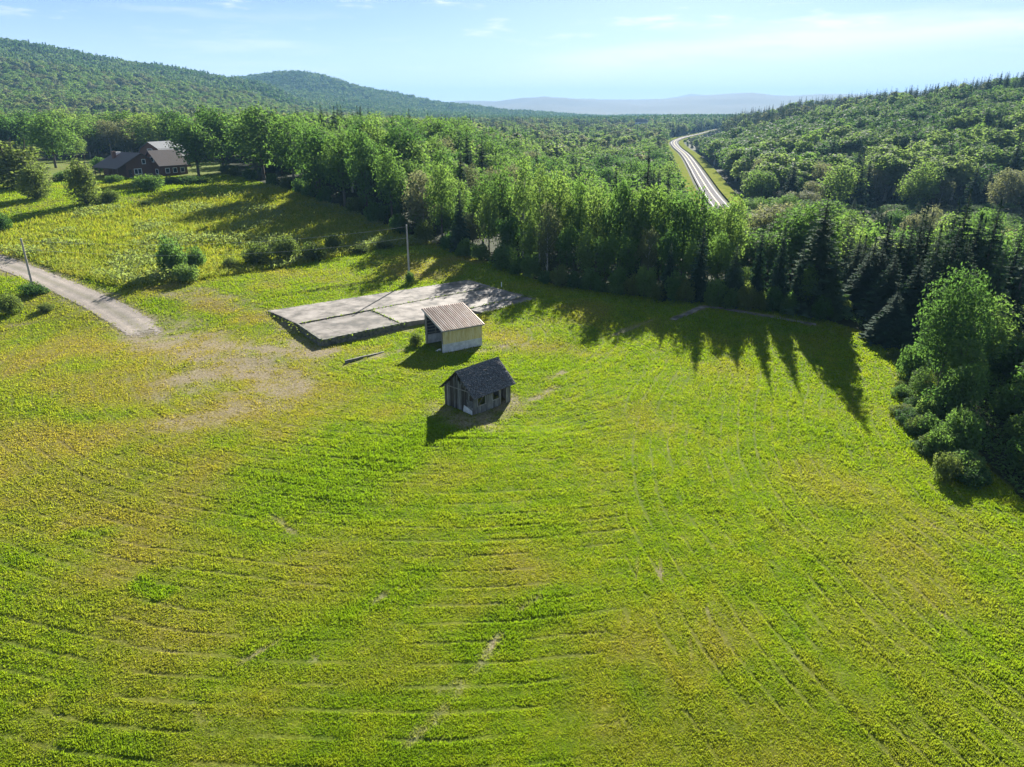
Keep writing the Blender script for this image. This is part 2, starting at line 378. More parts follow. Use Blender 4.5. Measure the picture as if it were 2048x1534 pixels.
def simple_mat(name, stops, scale=3.0, rough=.85, bmp=.3, bdist=.02, metal=0.0, stretch=None, det=5, rand=.0, spec=.3):
    m, ns, ls = new_mat(name)
    tc = N(ns, 'ShaderNodeTexCoord'); vec = tc.outputs['Object']
    if stretch:
        mp = N(ns, 'ShaderNodeMapping'); mp.inputs['Scale'].default_value = stretch; ls.new(vec, mp.inputs[0]); vec = mp.outputs[0]
    oi = N(ns, 'ShaderNodeObjectInfo')
    va = N(ns, 'ShaderNodeVectorMath', operation='ADD'); ls.new(vec, va.inputs[0])
    cb = N(ns, 'ShaderNodeCombineXYZ'); ls.new(mathn(ns, ls, 'MULTIPLY', oi.outputs['Random'], 40.0), cb.inputs[0]); ls.new(cb.outputs[0], va.inputs[1])
    f = noise_node(ns, ls, scale, det, va.outputs[0])
    col = ramp_node(ns, ls, f, stops)
    if rand:
        hs = N(ns, 'ShaderNodeHueSaturation'); ls.new(col, hs.inputs['Color'])
        mr = N(ns, 'ShaderNodeMapRange'); ls.new(oi.outputs['Random'], mr.inputs[0]); mr.inputs[3].default_value = 1-rand; mr.inputs[4].default_value = 1+rand
        ls.new(mr.outputs[0], hs.inputs['Value']); col = hs.outputs[0]
    b = N(ns, 'ShaderNodeBsdfPrincipled'); ls.new(col, b.inputs['Base Color']); b.inputs['Roughness'].default_value = rough
    b.inputs['Metallic'].default_value = metal; b.inputs['Specular IOR Level'].default_value = spec
    if bmp: ls.new(bump(ns, ls, f, bmp, bdist), b.inputs['Normal'])
    o = N(ns, 'ShaderNodeOutputMaterial'); ls.new(b.outputs[0], o.inputs[0])
    return m
def ground_color_group():
    g = bpy.data.node_groups.new('ground_colour', 'ShaderNodeTree')
    g.interface.new_socket('Color', in_out='OUTPUT', socket_type='NodeSocketColor')
    g.interface.new_socket('Height', in_out='OUTPUT', socket_type='NodeSocketFloat')
    ns, ls = g.nodes, g.links
    geo = N(ns, 'ShaderNodeNewGeometry'); pos = geo.outputs['Position']
    a1 = N(ns, 'ShaderNodeAttribute', attribute_name='za'); a2 = N(ns, 'ShaderNodeAttribute', attribute_name='zb')
    s1 = N(ns, 'ShaderNodeSeparateColor'); ls.new(a1.outputs['Color'], s1.inputs[0])
    s2 = N(ns, 'ShaderNodeSeparateColor'); ls.new(a2.outputs['Color'], s2.inputs[0])
    fine = noise_node(ns, ls, 5.0, 5, pos, .7); mid = noise_node(ns, ls, .55, 5, pos, .65); big = noise_node(ns, ls, .035, 4, pos)
    grass = ramp_node(ns, ls, mid, [(.30, (.104, .180, .015)), (.50, (.148, .220, .015)), (.72, (.202, .246, .022))])
    lush = ramp_node(ns, ls, mid, [(.3, (.105, .185, .012)), (.7, (.150, .230, .016))])
    dry = ramp_node(ns, ls, fine, [(.3, (.175, .150, .026)), (.52, (.235, .205, .050)), (.75, (.310, .275, .110))])
    dirt = ramp_node(ns, ls, fine, [(.3, (.135, .105, .068)), (.55, (.205, .166, .115)), (.75, (.28, .236, .175))])
    mead = ramp_node(ns, ls, mid, [(.28, (.095, .150, .018)), (.45, (.165, .205, .022)), (.6, (.225, .230, .040)), (.75, (.27, .235, .09))])
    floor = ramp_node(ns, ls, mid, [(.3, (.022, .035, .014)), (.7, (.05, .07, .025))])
    dryf = mathn(ns, ls, 'MULTIPLY', s1.outputs[1], .95)
    c = mixc(ns, ls, dryf, grass, dry); c = mixc(ns, ls, s1.outputs[2], c, lush)
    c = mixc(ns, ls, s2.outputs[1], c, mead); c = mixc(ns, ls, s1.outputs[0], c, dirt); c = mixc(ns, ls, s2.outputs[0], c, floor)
    v = ramp_node(ns, ls, fine, [(.3, (.72, .72, .72)), (.7, (1.2, 1.2, 1.2))])
    c = mixc(ns, ls, 1.0, c, v, 'MULTIPLY')
    go = N(ns, 'NodeGroupOutput'); ls.new(c, go.inputs[0]); ls.new(fine, go.inputs[1])
    return g
GCG = ground_color_group()
def ground_mat():
    m, ns, ls = new_mat('ground_turf')
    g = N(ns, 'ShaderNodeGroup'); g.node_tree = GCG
    za = N(ns, 'ShaderNodeAttribute', attribute_name='za'); sc_ = N(ns, 'ShaderNodeSeparateColor'); ls.new(za.outputs['Color'], sc_.inputs[0])
    th_ = mixc(ns, ls, sc_.outputs[0], (.66, .60, .60), (1, 1, 1)); tc_ = mixc(ns, ls, 1.0, g.outputs[0], th_, 'MULTIPLY')
    b = N(ns, 'ShaderNodeBsdfPrincipled'); ls.new(tc_, b.inputs['Base Color']); b.inputs['Roughness'].default_value = 1; b.inputs['Specular IOR Level'].default_value = .1
    geo = N(ns, 'ShaderNodeNewGeometry')
    h = mathn(ns, ls, 'ADD', noise_node(ns, ls, 9.0, 4, geo.outputs['Position'], .7), noise_node(ns, ls, 2.0, 3, geo.outputs['Position']))
    ls.new(bump(ns, ls, h, .9, .10), b.inputs['Normal'])
    o = N(ns, 'ShaderNodeOutputMaterial'); ls.new(b.outputs[0], o.inputs[0]); return m
def grass_mat():
    m, ns, ls = new_mat('grass_blades')
    g = N(ns, 'ShaderNodeGroup'); g.node_tree = GCG
    rn = N(ns, 'ShaderNodeAttribute', attribute_name='rnd')
    v = ramp_node(ns, ls, rn.outputs['Fac'], [(0, (.82, .88, .7)), (.5, (1.03, 1.06, .9)), (.85, (1.12, 1.14, 1.0)), (1, (1.28, 1.24, 1.15))])
    c = mixc(ns, ls, 1.0, g.outputs[0], v, 'MULTIPLY')
    d = N(ns, 'ShaderNodeBsdfDiffuse'); t = N(ns, 'ShaderNodeBsdfTranslucent'); ls.new(c, d.inputs[0])
    tcol = mixc(ns, ls, 1.0, c, (1.5, 1.45, .7), 'MULTIPLY'); ls.new(tcol, t.inputs[0])
    mx = N(ns, 'ShaderNodeMixShader'); mx.inputs[0].default_value = .55; ls.new(d.outputs[0], mx.inputs[1]); ls.new(t.outputs[0], mx.inputs[2])
    o = N(ns, 'ShaderNodeOutputMaterial'); ls.new(mx.outputs[0], o.inputs[0]); return m
def leaf_mat(name, lo, mi, hi, trans=.5, tcol=(1.55, 1.7, .85), spec=.06, rough=.75):
    m, ns, ls = new_mat(name)
    oi = N(ns, 'ShaderNodeObjectInfo'); at_ = N(ns, 'ShaderNodeAttribute', attribute_name='lr')
    f = mathn(ns, ls, 'ADD', mathn(ns, ls, 'MULTIPLY', oi.outputs['Random'], .6), mathn(ns, ls, 'MULTIPLY', at_.outputs['Fac'], .4))
    c = ramp_node(ns, ls, f, [(.12, lo), (.5, mi), (.88, hi)])
    b = N(ns, 'ShaderNodeBsdfPrincipled'); ls.new(c, b.inputs['Base Color']); b.inputs['Roughness'].default_value = rough; b.inputs['Specular IOR Level'].default_value = spec
    t = N(ns, 'ShaderNodeBsdfTranslucent'); ls.new(mixc(ns, ls, 1.0, c, tcol, 'MULTIPLY'), t.inputs[0])
    mx = N(ns, 'ShaderNodeMixShader'); mx.inputs[0].default_value = trans; ls.new(b.outputs[0], mx.inputs[1]); ls.new(t.outputs[0], mx.inputs[2])
    o = N(ns, 'ShaderNodeOutputMaterial'); ls.new(mx.outputs[0], o.inputs[0]); return m
M = dict(
    ground=ground_mat(), grass=grass_mat(),
    maple=leaf_mat('maple_leaves', (.044, .092, .032), (.070, .128, .042), (.106, .164, .054)),
    aspen=leaf_mat('aspen_leaves', (.068, .124, .036), (.102, .162, .050), (.146, .198, .068)),
    silver=leaf_mat('silver_leaves', (.090, .115, .055), (.130, .150, .082), (.175, .185, .115), tcol=(1.3, 1.3, .8), spec=.12),
    willow=leaf_mat('willow_leaves', (.070, .100, .030), (.105, .135, .045), (.140, .165, .065)),
    spruce=leaf_mat('spruce_needles', (.026, .054, .034), (.040, .074, .042), (.058, .096, .048), trans=.18, tcol=(1.1, 1.3, .6), spec=.04, rough=.9),
    canopy=leaf_mat('far_canopy', (.042, .086, .036), (.072, .122, .050), (.112, .156, .068), trans=.35),
    birchlit=leaf_mat('hillside_leaves', (.098, .146, .055), (.132, .180, .072), (.168, .210, .095), trans=.5),
    weeds=leaf_mat('weed_leaves', (.085, .140, .022), (.145, .195, .035), (.225, .230, .070)),
    fern=leaf_mat('fern_leaves', (.115, .155, .055), (.165, .195, .085), (.215, .230, .125)),
    bark=simple_mat('bark', [(.3, (.05, .042, .034)), (.7, (.13, .11, .09))], 6, stretch=(3, 3, .5)),
    birchbark=simple_mat('pale_bark', [(.35, (.10, .095, .09)), (.5, (.40, .39, .36)), (.8, (.55, .54, .50))], 5, stretch=(1, 1, 3)),
)
# ------------------------------------------------------------------ ground sheet
def build_ground():
    nx, ny = len(GX), len(GY)
    V = np.stack([MX.ravel(), MY.ravel(), GZ.ravel()], -1)
    d, dr, l, f, me_, ln, _s = masks(MX.ravel(), MY.ravel())
    V[:, 2] -= ln*.05
    idx = np.arange(nx*ny).reshape(ny, nx)
    F = np.stack([idx[:-1, :-1], idx[:-1, 1:], idx[1:, 1:], idx[1:, :-1]], -1).reshape(-1, 4)
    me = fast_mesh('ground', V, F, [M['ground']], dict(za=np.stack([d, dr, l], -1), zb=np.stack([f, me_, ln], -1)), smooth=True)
    o = link('ground', me); tag(o, 'mown hay field rolling out to wooded hills and far ridges', 'ground', kind='structure')
build_ground()

def scatter(n, rmin, rmax, power, thmax=math.radians(42)):
    """random ground points, areal density ~ r^-power"""
    u = RNG.random(n); e = 2-power
    r = (rmin**e+u*(rmax**e-rmin**e))**(1/e) if abs(e) > 1e-6 else rmin*(rmax/rmin)**u
    th = (RNG.random(n)*2-1)*thmax
    return r*np.sin(th), r*np.cos(th)
def inside_hull(x, y):
    px, py = project(x, y, gz(x, y))
    return (px > -400) & (px < 2450) & (py < 1800) & (y > 13)
def build_grass():
    x, y = scatter(1860000, 18, 235, 2.0, math.radians(66))
    k = inside_hull(x, y) & in_poly(x, y, CLEAR); x, y = x[k], y[k]
    d, dr, l, f, me_, ln, st = masks(x, y)
    inslab = in_poly(x, y, [SLAB[k] for k in ('bl', 'br', 'r', 'fr', 'fl')])
    rd = seg_dist(x, y, ROAD_C)
    keep = (RNG.random(len(x)) > np.clip(d*1.05, 0, .97)) & ~inslab & (RNG.random(len(x)) > .85*ln) & ((rd > 1.7) | (RNG.random(len(x)) < .55*sstep(16, 2, np.hypot(x-ROAD_END[0], y-ROAD_END[1]))))
    for poly in SHED_FOOT: keep &= ~in_poly(x, y, poly)
    x, y, d, dr, l, ln, st, me_ = (a[keep] for a in (x, y, d, dr, l, ln, st, me_))
    n = len(x); r = np.hypot(x, y); s = (r/32)**.62
    z = gz(x, y)-ln*.05
    clump = fbm(x/.55, y/.55, 2, 91); clump2 = fbm(x/2.4, y/2.4, 2, 93)
    h = (.045+.075*RNG.random(n)**1.6)*(.45+1.15*clump)*(.75+.5*clump2)*(.45+1.1*st)*(1+.55*l-.35*dr)*s*(1+1.6*me_)
    w = (.020+.022*RNG.random(n))*s
    V = np.zeros((n, 2, 3, 3)); 
    for b in range(2):
        a = RNG.random(n)*2*np.pi; ln_ = (RNG.random(n)-.5)*1.1; lb = RNG.random(n)*2*np.pi
        ox, oy = (RNG.random(n)-.5)*.06*s, (RNG.random(n)-.5)*.06*s
        cx, cy = x+ox, y+oy
        V[:, b, 0] = np.stack([cx-np.cos(a)*w, cy-np.sin(a)*w, z-.01], -1)
        V[:, b, 1] = np.stack([cx+np.cos(a)*w, cy+np.sin(a)*w, z-.01], -1)
        hh = h*(1 if b == 0 else .75)
        V[:, b, 2] = np.stack([cx+np.cos(lb)*hh*ln_, cy+np.sin(lb)*hh*ln_, z+hh], -1)
    rp = lambda a: np.repeat(a, 6)
    me = fast_mesh('grass', V.reshape(-1, 3), np.arange(n*6).reshape(-1, 3), [M['grass']],
                   dict(za=np.stack([rp(d*.75), rp(dr), rp(l)], -1), zb=np.stack([rp(me_*0), rp(me_), rp(ln)], -1), rnd=np.repeat(RNG.random(n), 6)))
    o = link('grass', me); tag(o, 'short mown yellow-green grass covering the hay field', 'grass', kind='stuff')

def leaf_quads(c, nrm, size, asp=.62):
    """rhombic leaf faces at c facing nrm"""
    n = len(c); nrm = nrm/np.maximum(np.linalg.norm(nrm, axis=1, keepdims=True), 1e-6)
    t = RNG.normal(size=(n, 3)); t -= (t*nrm).sum(1, keepdims=True)*nrm; t /= np.maximum(np.linalg.norm(t, axis=1, keepdims=True), 1e-6)
    b = np.cross(nrm, t); s = np.asarray(size).reshape(-1, 1)
    fold = nrm*s*.22
    V = np.stack([c+t*s, c+b*s*asp-fold, c-t*s, c-b*s*asp-fold], 1)
    return V.reshape(-1, 3)
def build_meadow():
    x, y = scatter(300000, 95, 215, 1.2, math.radians(40))
    k = in_poly(x, y, MEADOW) & inside_hull(x, y); x, y = x[k], y[k]
    n = len(x); z = gz(x, y); pf = sstep(.47, .62, fbm(x/9, y/9, 3, 120)); rd = seg_dist(x, y, LAWN_EDGE)
    hgt = (.15+.95*fbm(x/3.5, y/3.5, 3, 130)**1.5)*(.5+.9*RNG.random(n))*(1+.5*pf)*(1+.9*sstep(6, 1, rd))
    c = np.stack([x, y, z+hgt*(.35+.6*RNG.random(n))], -1)
    nr = RNG.normal(size=(n, 3))*.8+np.array([0, 0, .9])
    isf = RNG.random(n) < pf*.9
    for nm, sel, mat, sz, lab in (('fern_patch', isf, 'fern', .26, 'pale grey-green bracken patches in the rough meadow below the house'),
                                  ('meadow_weeds', ~isf, 'weeds', .20, 'tall yellow-green weeds and grasses of the rough meadow')):
        m = sel.sum()
        V = leaf_quads(c[sel], nr[sel], sz*(.6+.8*RNG.random(m)), .5 if nm == 'fern_patch' else .3)
        me = fast_mesh(nm, V, np.arange(m*4).reshape(-1, 4), [M[mat]], dict(lr=np.repeat(RNG.random(m), 4)))
        tag(link(nm, me), lab, 'weeds', kind='stuff')

def ribbon(name, centre, widths, lift, mat, parent=None, seg=1.5, rag=.0, cols=4, sd=0):
    """strip draped on the ground along a centre line"""
    P = [np.array(p) for p in centre]; L = [0]
    for a, b in zip(P[:-1], P[1:]): L.append(L[-1]+np.linalg.norm(b-a))
    n = max(2, int(L[-1]/seg)); s = np.linspace(0, L[-1], n)
    # smooth (Catmull-like) by averaging
    fx = np.interp(s, L, [p[0] for p in P]); fy = np.interp(s, L, [p[1] for p in P])
    k = max(1, int(n*.06)); ker = np.ones(2*k+1)/(2*k+1)
    fx = np.convolve(np.pad(fx, k, mode='reflect', reflect_type='odd'), ker, 'valid'); fy = np.convolve(np.pad(fy, k, mode='reflect', reflect_type='odd'), ker, 'valid')
    w = np.interp(s, L, widths) if np.ndim(widths) else np.full(n, float(widths))
    dx, dy = np.gradient(fx), np.gradient(fy); q = np.hypot(dx, dy); nx_, ny_ = -dy/q, dx/q
    V = []; TT = []
    for c in range(cols+1):
        t = c/cols*2-1; ww = w/2*t
        if rag and c in (0, cols): ww = ww*(1+rag*(fbm(s/1.3, s*0+c, 3, 200+sd)-.5)*2)
        X, Y = fx+nx_*ww, fy+ny_*ww
        TT.append(np.full(n, t)); V.append(np.stack([X, Y, gz(X, Y)+(lift(X, Y) if callable(lift) else lift)], -1))
    V = np.stack(V, 1).reshape(-1, 3); i = np.arange(n*(cols+1)).reshape(n, cols+1)
    F = np.stack([i[:-1, :-1], i[:-1, 1:], i[1:, 1:], i[1:, :-1]], -1).reshape(-1, 4)
    F = F[:, ::-1]
    o = link(name, fast_mesh(name, V, F, [mat], dict(t=np.stack(TT, 1).ravel(), fd=np.stack([sstep(0, 15, L[-1]-s)]*(cols+1), 1).ravel()), smooth=True), parent)
    return o, (fx, fy)
def gravel_mat():
    m, ns, ls = new_mat('gravel')
    geo = N(ns, 'ShaderNodeNewGeometry'); f = noise_node(ns, ls, 6, 6, geo.outputs['Position'], .75); g = noise_node(ns, ls, .5, 4, geo.outputs['Position'])
    c = ramp_node(ns, ls, f, [(.3, (.115, .098, .084)), (.5, (.185, .16, .14)), (.7, (.27, .24, .215))])
    c = mixc(ns, ls, 1.0, c, ramp_node(ns, ls, g, [(.3, (.8, .8, .78)), (.7, (1.1, 1.08, 1.05))]), 'MULTIPLY')
    ta = N(ns, 'ShaderNodeAttribute', attribute_name='t'); tw = mathn(ns, ls, 'ADD', mathn(ns, ls, 'ABSOLUTE', ta.outputs['Fac']), mathn(ns, ls, 'MULTIPLY', mathn(ns, ls, 'SUBTRACT', g, .5), .35))
    c = mixc(ns, ls, 1.0, c, ramp_node(ns, ls, tw, [(.05, (.78, .80, .66)), (.25, (1.0, 1.0, .98)), (.42, (1.28, 1.26, 1.22)), (.62, (1.0, .99, .96)), (.75, (1.12, 1.1, 1.06)), (.95, (.62, .66, .45))]), 'MULTIPLY')
    b = N(ns, 'ShaderNodeBsdfPrincipled'); ls.new(c, b.inputs['Base Color']); b.inputs['Roughness'].default_value = .95
    ls.new(bump(ns, ls, f, .7, .04), b.inputs['Normal'])
    # stones thin out at the rim and at the end, letting the soil and turf below show
    fd = N(ns, 'ShaderNodeAttribute', attribute_name='fd'); rim = N(ns, 'ShaderNodeMapRange'); ls.new(mathn(ns, ls, 'ABSOLUTE', ta.outputs['Fac']), rim.inputs[0]); rim.inputs[1].default_value = 1.0; rim.inputs[2].default_value = .62
    cvr = mathn(ns, ls, 'MULTIPLY', fd.outputs['Fac'], rim.outputs[0]); nz_ = mathn(ns, ls, 'ADD', mathn(ns, ls, 'MULTIPLY', noise_node(ns, ls, 1.6, 5, geo.outputs['Position'], .75), 1.5), -.40)
    sel_ = N(ns, 'ShaderNodeMapRange'); ls.new(mathn(ns, ls, 'SUBTRACT', cvr, nz_), sel_.inputs[0]); sel_.inputs[1].default_value = -.12; sel_.inputs[2].default_value = .12
    tr = N(ns, 'ShaderNodeBsdfTransparent'); mx = N(ns, 'ShaderNodeMixShader'); ls.new(sel_.outputs[0], mx.inputs[0]); ls.new(tr.outputs[0], mx.inputs[1]); ls.new(b.outputs[0], mx.inputs[2])
    o = N(ns, 'ShaderNodeOutputMaterial'); ls.new(mx.outputs[0], o.inputs[0]); return m
M['gravel'] = gravel_mat()
M['concrete'] = simple_mat('old_concrete', [(.38, (.05, .046, .04)), (.48, (.12, .106, .092)), (.58, (.19, .17, .15)), (.76, (.27, .245, .225))], .5, bmp=.25, det=10, rand=.12)
M['block'] = simple_mat('whitewashed_concrete', [(.3, (.38, .38, .38)), (.6, (.62, .62, .62)), (.8, (.72, .72, .71))], 2.0, bmp=.2)
M['mossconcrete'] = simple_mat('mossy_concrete', [(.3, (.04, .044, .03)), (.5, (.11, .11, .085)), (.75, (.20, .19, .165))], 2.5, bmp=.6, bdist=.05)
M['joint'] = simple_mat('joint_weeds', [(.3, (.03, .035, .015)), (.7, (.07, .085, .03))], 5)
M['asphalt'] = simple_mat('pale_asphalt', [(.3, (.18, .172, .175)), (.7, (.22, .212, .215))], .4, rough=1, bmp=0, spec=.0)
M['shoulder'] = simple_mat('road_shoulder', [(.3, (.20, .185, .17)), (.7, (.26, .245, .225))], .5, bmp=0, rough=1, spec=0)
M['verge'] = simple_mat('verge_grass', [(.3, (.10, .14, .02)), (.7, (.20, .20, .05))], .3, bmp=0, rough=1, spec=0)
M['paint'] = simple_mat('road_paint', [(.3, (.42, .42, .41)), (.7, (.5, .5, .49))], 2, bmp=0)
M['yellowpaint'] = simple_mat('yellow_road_paint', [(.3, (.55, .42, .10)), (.7, (.68, .55, .18))], 2, bmp=0)

o, _ = ribbon('gravel_road', ROAD_C, [5.4, 5.2, 5.0, 4.8, 4.8, 5.0, 5.2, 5.6, 6.0], .05, M['gravel'], seg=.6, rag=.3, cols=16)
tag(o, 'pale gravel lane coming in from the left and fading into the field', 'road', kind='structure')

# paved road far off in the valley
PR = [at(1475, 262), at(1440, 318), at(1418, 395), at(1398, 500), at(1380, 640), at(1361, 760), at(1349, 850), at(1352, 930), at(1372, 1030), at(1400, 1150), at(1440, 1300)]
def level_road():
    """smooth road bed a little above the ground it crosses"""
    pr, (fx, fy) = ribbon('paved_road', PR, 5.8, 1.0, M['asphalt'], seg=6, cols=4)
    return pr, fx, fy
PAVED, PFX, PFY = level_road()
tag(PAVED, 'pale paved two-lane road winding away through the valley forest', 'road', kind='structure')
PL = list(zip(PFX, PFY))
def offset_line(off):
    dx, dy = np.gradient(PFX), np.gradient(PFY); q = np.hypot(dx, dy)
    return list(zip(PFX-dy/q*off, PFY+dx/q*off))
for name, off, w, lift, mat in (('verge', 8.3, 6.0, .85, 'verge'), ('verge', -8.3, 6.0, .85, 'verge'), ('shoulder', 3.2, .6, .97, 'shoulder'), ('shoulder', -3.2, .6, .97, 'shoulder'),
                                ('edge_line', 2.65, .22, 1.03, 'paint'), ('edge_line', -2.65, .22, 1.03, 'paint'), ('centre_line', 0.0, .35, 1.03, 'yellowpaint')):
    ribbon(name, offset_line(off), w, lift, M[mat], PAVED, seg=6, cols=1)

# ------------------------------------------------------------------ concrete slab
def lerp(a, b, t): return tuple(a[i]+(b[i]-a[i])*t for i in range(len(a)))
def build_slab():
    S = SLAB; cen = G(760, 620)
    root = empty('concrete_slab', (0, 0, 0)); tag(root, 'large weathered concrete foundation slab with grassy joints beyond the sheds', 'slab')
    j1a = plane_pt(594, 647, SLABZ); j1b = plane_pt(985, 573, SLABZ)          # long joint
    j2a = plane_pt(936, 617, SLABZ); j2b = plane_pt(1057, 590, SLABZ)          # front joint at the right
    c1 = plane_pt(742, 619, SLABZ); c2 = plane_pt(800, 645, SLABZ)            # cross joint
    SECS = []
    def sec(name, pts, z, mat='concrete', depth=1.6, shrink=.06):
        p = np.array([(float(a), float(b)) for a, b in pts]); c = p.mean(0); q = p+(c-p)/np.linalg.norm(c-p, axis=1, keepdims=True)*shrink
        # ragged rim
        ring = []
        for a, b in zip(q, np.roll(q, -1, 0)):
            n = max(1, int(np.linalg.norm(b-a)/.8))
            for i in range(n):
                v = a+(b-a)*i/n; ring.append(v+(RNG.random(2)-.5)*.06)
        SECS.append(([tuple(v) for v in ring], z)); mb = MB(); mb.prism([(a, b, z-depth) for a, b in ring], [(a, b, z) for a, b in ring]); return mb.build(name, M[mat], root)
    sec('slab_section', [S['bl'], S['br'], j1b, j1a], SLABZ)
    sec('slab_section', [j1a, c1, c2, S['fl']], SLABZ-.14)
    sec('slab_section', [c1, j1b, plane_pt(1075, 596, SLABZ), j2b, j2a, plane_pt(850, 638, SLABZ), c2], SLABZ-.05)
    sec('slab_section', [j2a, j2b, S['r'], S['fr']], SLABZ-.12)
    # raised crumbling kerb round the low corner, with a notch
    def kerb(a, b, w, z0, z1, mat='mossconcrete'):
        a = np.array(a, float); b = np.array(b, float); n = int(np.linalg.norm(b-a)/.35); d = (b-a)/np.linalg.norm(b-a); p = np.array([-d[1], d[0]])
        mb = MB(); prev = None
        for i in range(n+1):
            q = a+(b-a)*i/n; hw = w/2*(1+.35*(RNG.random()-.5)); zt = z1+.10*(RNG.random()-.5)
            cur = [(*(q-p*hw), z0), (*(q+p*hw), z0), (*(q+p*hw*.8), zt), (*(q-p*hw*.8), zt)]
            if prev: mb.prism(prev, cur)
            prev = cur
        return mb.build('kerb', M[mat], root)
    fl = np.array(S['fl']); j = np.array([float(v) for v in j1a]); fr = np.array([float(v) for v in plane_pt(812, 643, SLABZ)])
    kerb(j, fl, .35, -.8, SLABZ+.10); kerb(fl, fr, .38, -.8, SLABZ+.0)
    kerb(S['bl'], j, .22, -.5, SLABZ+.02, 'concrete')
    # cracks
    for q0, q1 in (((620, 640), (700, 618)), ((700, 640), (760, 632)), ((820, 590), (850, 612)), ((690, 605), (640, 628)), ((880, 578), (930, 590)), ((760, 600), (790, 585)), ((650, 655), (690, 665))):
        a = np.array([float(v) for v in plane_pt(*q0, SLABZ)]); b = np.array([float(v) for v in plane_pt(*q1, SLABZ)]); n = max(4, int(np.linalg.norm(b-a)/.5)); mb = MB(); pr = None
        for i in range(n+1):
            p = a+(b-a)*i/n+RNG.normal(size=2)*.10; w = .03+.04*RNG.random(); zc = SLABZ+.004
            for ring, z in SECS:
                if in_poly(p[:1], p[1:], ring)[0]: zc = z+.004
            cur = [(p[0], p[1]-w, zc), (p[0], p[1]+w, zc)]
            if pr: mb.poly([pr[0], cur[0], cur[1], pr[1]])
            pr = cur
        mb.build('crack', M['joint'], root)
    # weeds rooted along the outer edges
    for a, b, nm in ((S['bl'], S['br'], 420), (S['br'], S['r'], 200), (S['r'], S['fr'], 220), (S['fl'], fr, 260), (S['bl'], S['fl'], 160)):
        t = RNG.random(nm); a_ = np.array(a, float); b_ = np.array(b, float); p = a_+t[:, None]*(b_-a_)+RNG.normal(size=(nm, 2))*.22
        c = np.column_stack([p, np.maximum(gz(p[:, 0], p[:, 1]), SLABZ-.25)+RNG.random(nm)*.18])
        V = leaf_quads(c, RNG.normal(size=(nm, 3))+[0, 0, .5], .08+.12*RNG.random(nm), .45)
        o = link('edge_weeds', fast_mesh('edge_weeds', V, np.arange(nm*4).reshape(-1, 4), [M['weeds']], dict(lr=np.repeat(RNG.random(nm), 4))), root); tag(o, kind='stuff')
    # weeds rooted in the joints
    for a, b, nm in ((j1a, j1b, 260), (c1, c2, 60), (j2a, j2b, 120)):
        t = RNG.random(nm); p = np.array([float(a[0]), float(a[1])])[None]+t[:, None]*np.array([float(b[0]-a[0]), float(b[1]-a[1])])[None]+RNG.normal(size=(nm, 2))*.10
        c = np.column_stack([p, np.full(nm, SLABZ-.05)+RNG.random(nm)*.12])
        V = leaf_quads(c, RNG.normal(size=(nm, 3))+[0, 0, .5], .07+.09*RNG.random(nm), .5)
        o = link('joint_weeds', fast_mesh('joint_weeds', V, np.arange(nm*4).reshape(-1, 4), [M['weeds']], dict(lr=np.repeat(RNG.random(nm), 4))), root); tag(o, kind='stuff')
build_slab()

# ------------------------------------------------------------------ buildings
M['oldwood'] = simple_mat('weathered_boards', [(.25, (.055, .05, .045)), (.5, (.15, .145, .14)), (.75, (.29, .285, .28))], 3.0, stretch=(4, 4, .5), bmp=.5, rand=.35, det=7)
M['darkwood'] = simple_mat('dark_boards', [(.3, (.025, .02, .018)), (.7, (.09, .075, .065))], 3.0, stretch=(3, 3, .5), bmp=.4, rand=.3)
M['shingle'] = simple_mat('asphalt_shingles', [(.36, (.03, .03, .034)), (.5, (.085, .085, .092)), (.6, (.17, .17, .17)), (.72, (.36, .36, .35))], 9.0, bmp=.5, det=6)
M['roofmetal'] = simple_mat('rusted_roof_sheet', [(.30, (.17, .09, .055)), (.44, (.25, .17, .125)), (.62, (.33, .26, .21)), (.8, (.24, .14, .09))], 1.3, rough=.45, bmp=.05, metal=.35, stretch=(2.5, .5, 1), rand=.12, spec=.5)
M['wallmetal'] = simple_mat('yellow_wall_sheet', [(.3, (.52, .39, .15)), (.5, (.66, .55, .27)), (.75, (.68, .63, .44))], 1.2, rough=.5, bmp=.05, stretch=(3, 3, .6), rand=.08)
M['beam'] = simple_mat('grey_timber', [(.3, (.18, .16, .14)), (.7, (.36, .34, .31))], 4, stretch=(2, 2, .4))
M['dark'] = simple_mat('dark_sheathing', [(.3, (.05, .05, .055)), (.7, (.12, .12, .125))], 3)
M['whitepaint'] = simple_mat('white_paint', [(.3, (.62, .62, .62)), (.7, (.8, .8, .8))], 3, bmp=.05)
M['brown'] = simple_mat('brown_siding', [(.3, (.085, .048, .036)), (.7, (.17, .095, .07))], 5, stretch=(1, 1, 6), bmp=.3)
M['brownroof'] = simple_mat('brown_roof', [(.3, (.085, .07, .068)), (.7, (.15, .125, .118))], 8, bmp=.3)
M['barnroof'] = simple_mat('pale_metal_roof', [(.3, (.13, .14, .15)), (.7, (.19, .20, .21))], 2, rough=.85, bmp=0, metal=0, spec=.1)
M['brick'] = simple_mat('chimney_brick', [(.3, (.12, .06, .045)), (.7, (.2, .11, .085))], 8)
def glass_mat():
    m, ns, ls = new_mat('window_glass'); b = N(ns, 'ShaderNodeBsdfPrincipled')
    b.inputs['Base Color'].default_value = (.03, .045, .06, 1); b.inputs['Roughness'].default_value = .06
    o = N(ns, 'ShaderNodeOutputMaterial'); ls.new(b.outputs[0], o.inputs[0]); return m
M['glass'] = glass_mat()
def height_at(xy, px, py):
    """height above ground of a pixel on the vertical through xy"""
    return top_z(px, py, math.hypot(*xy))-float(gz(*xy))
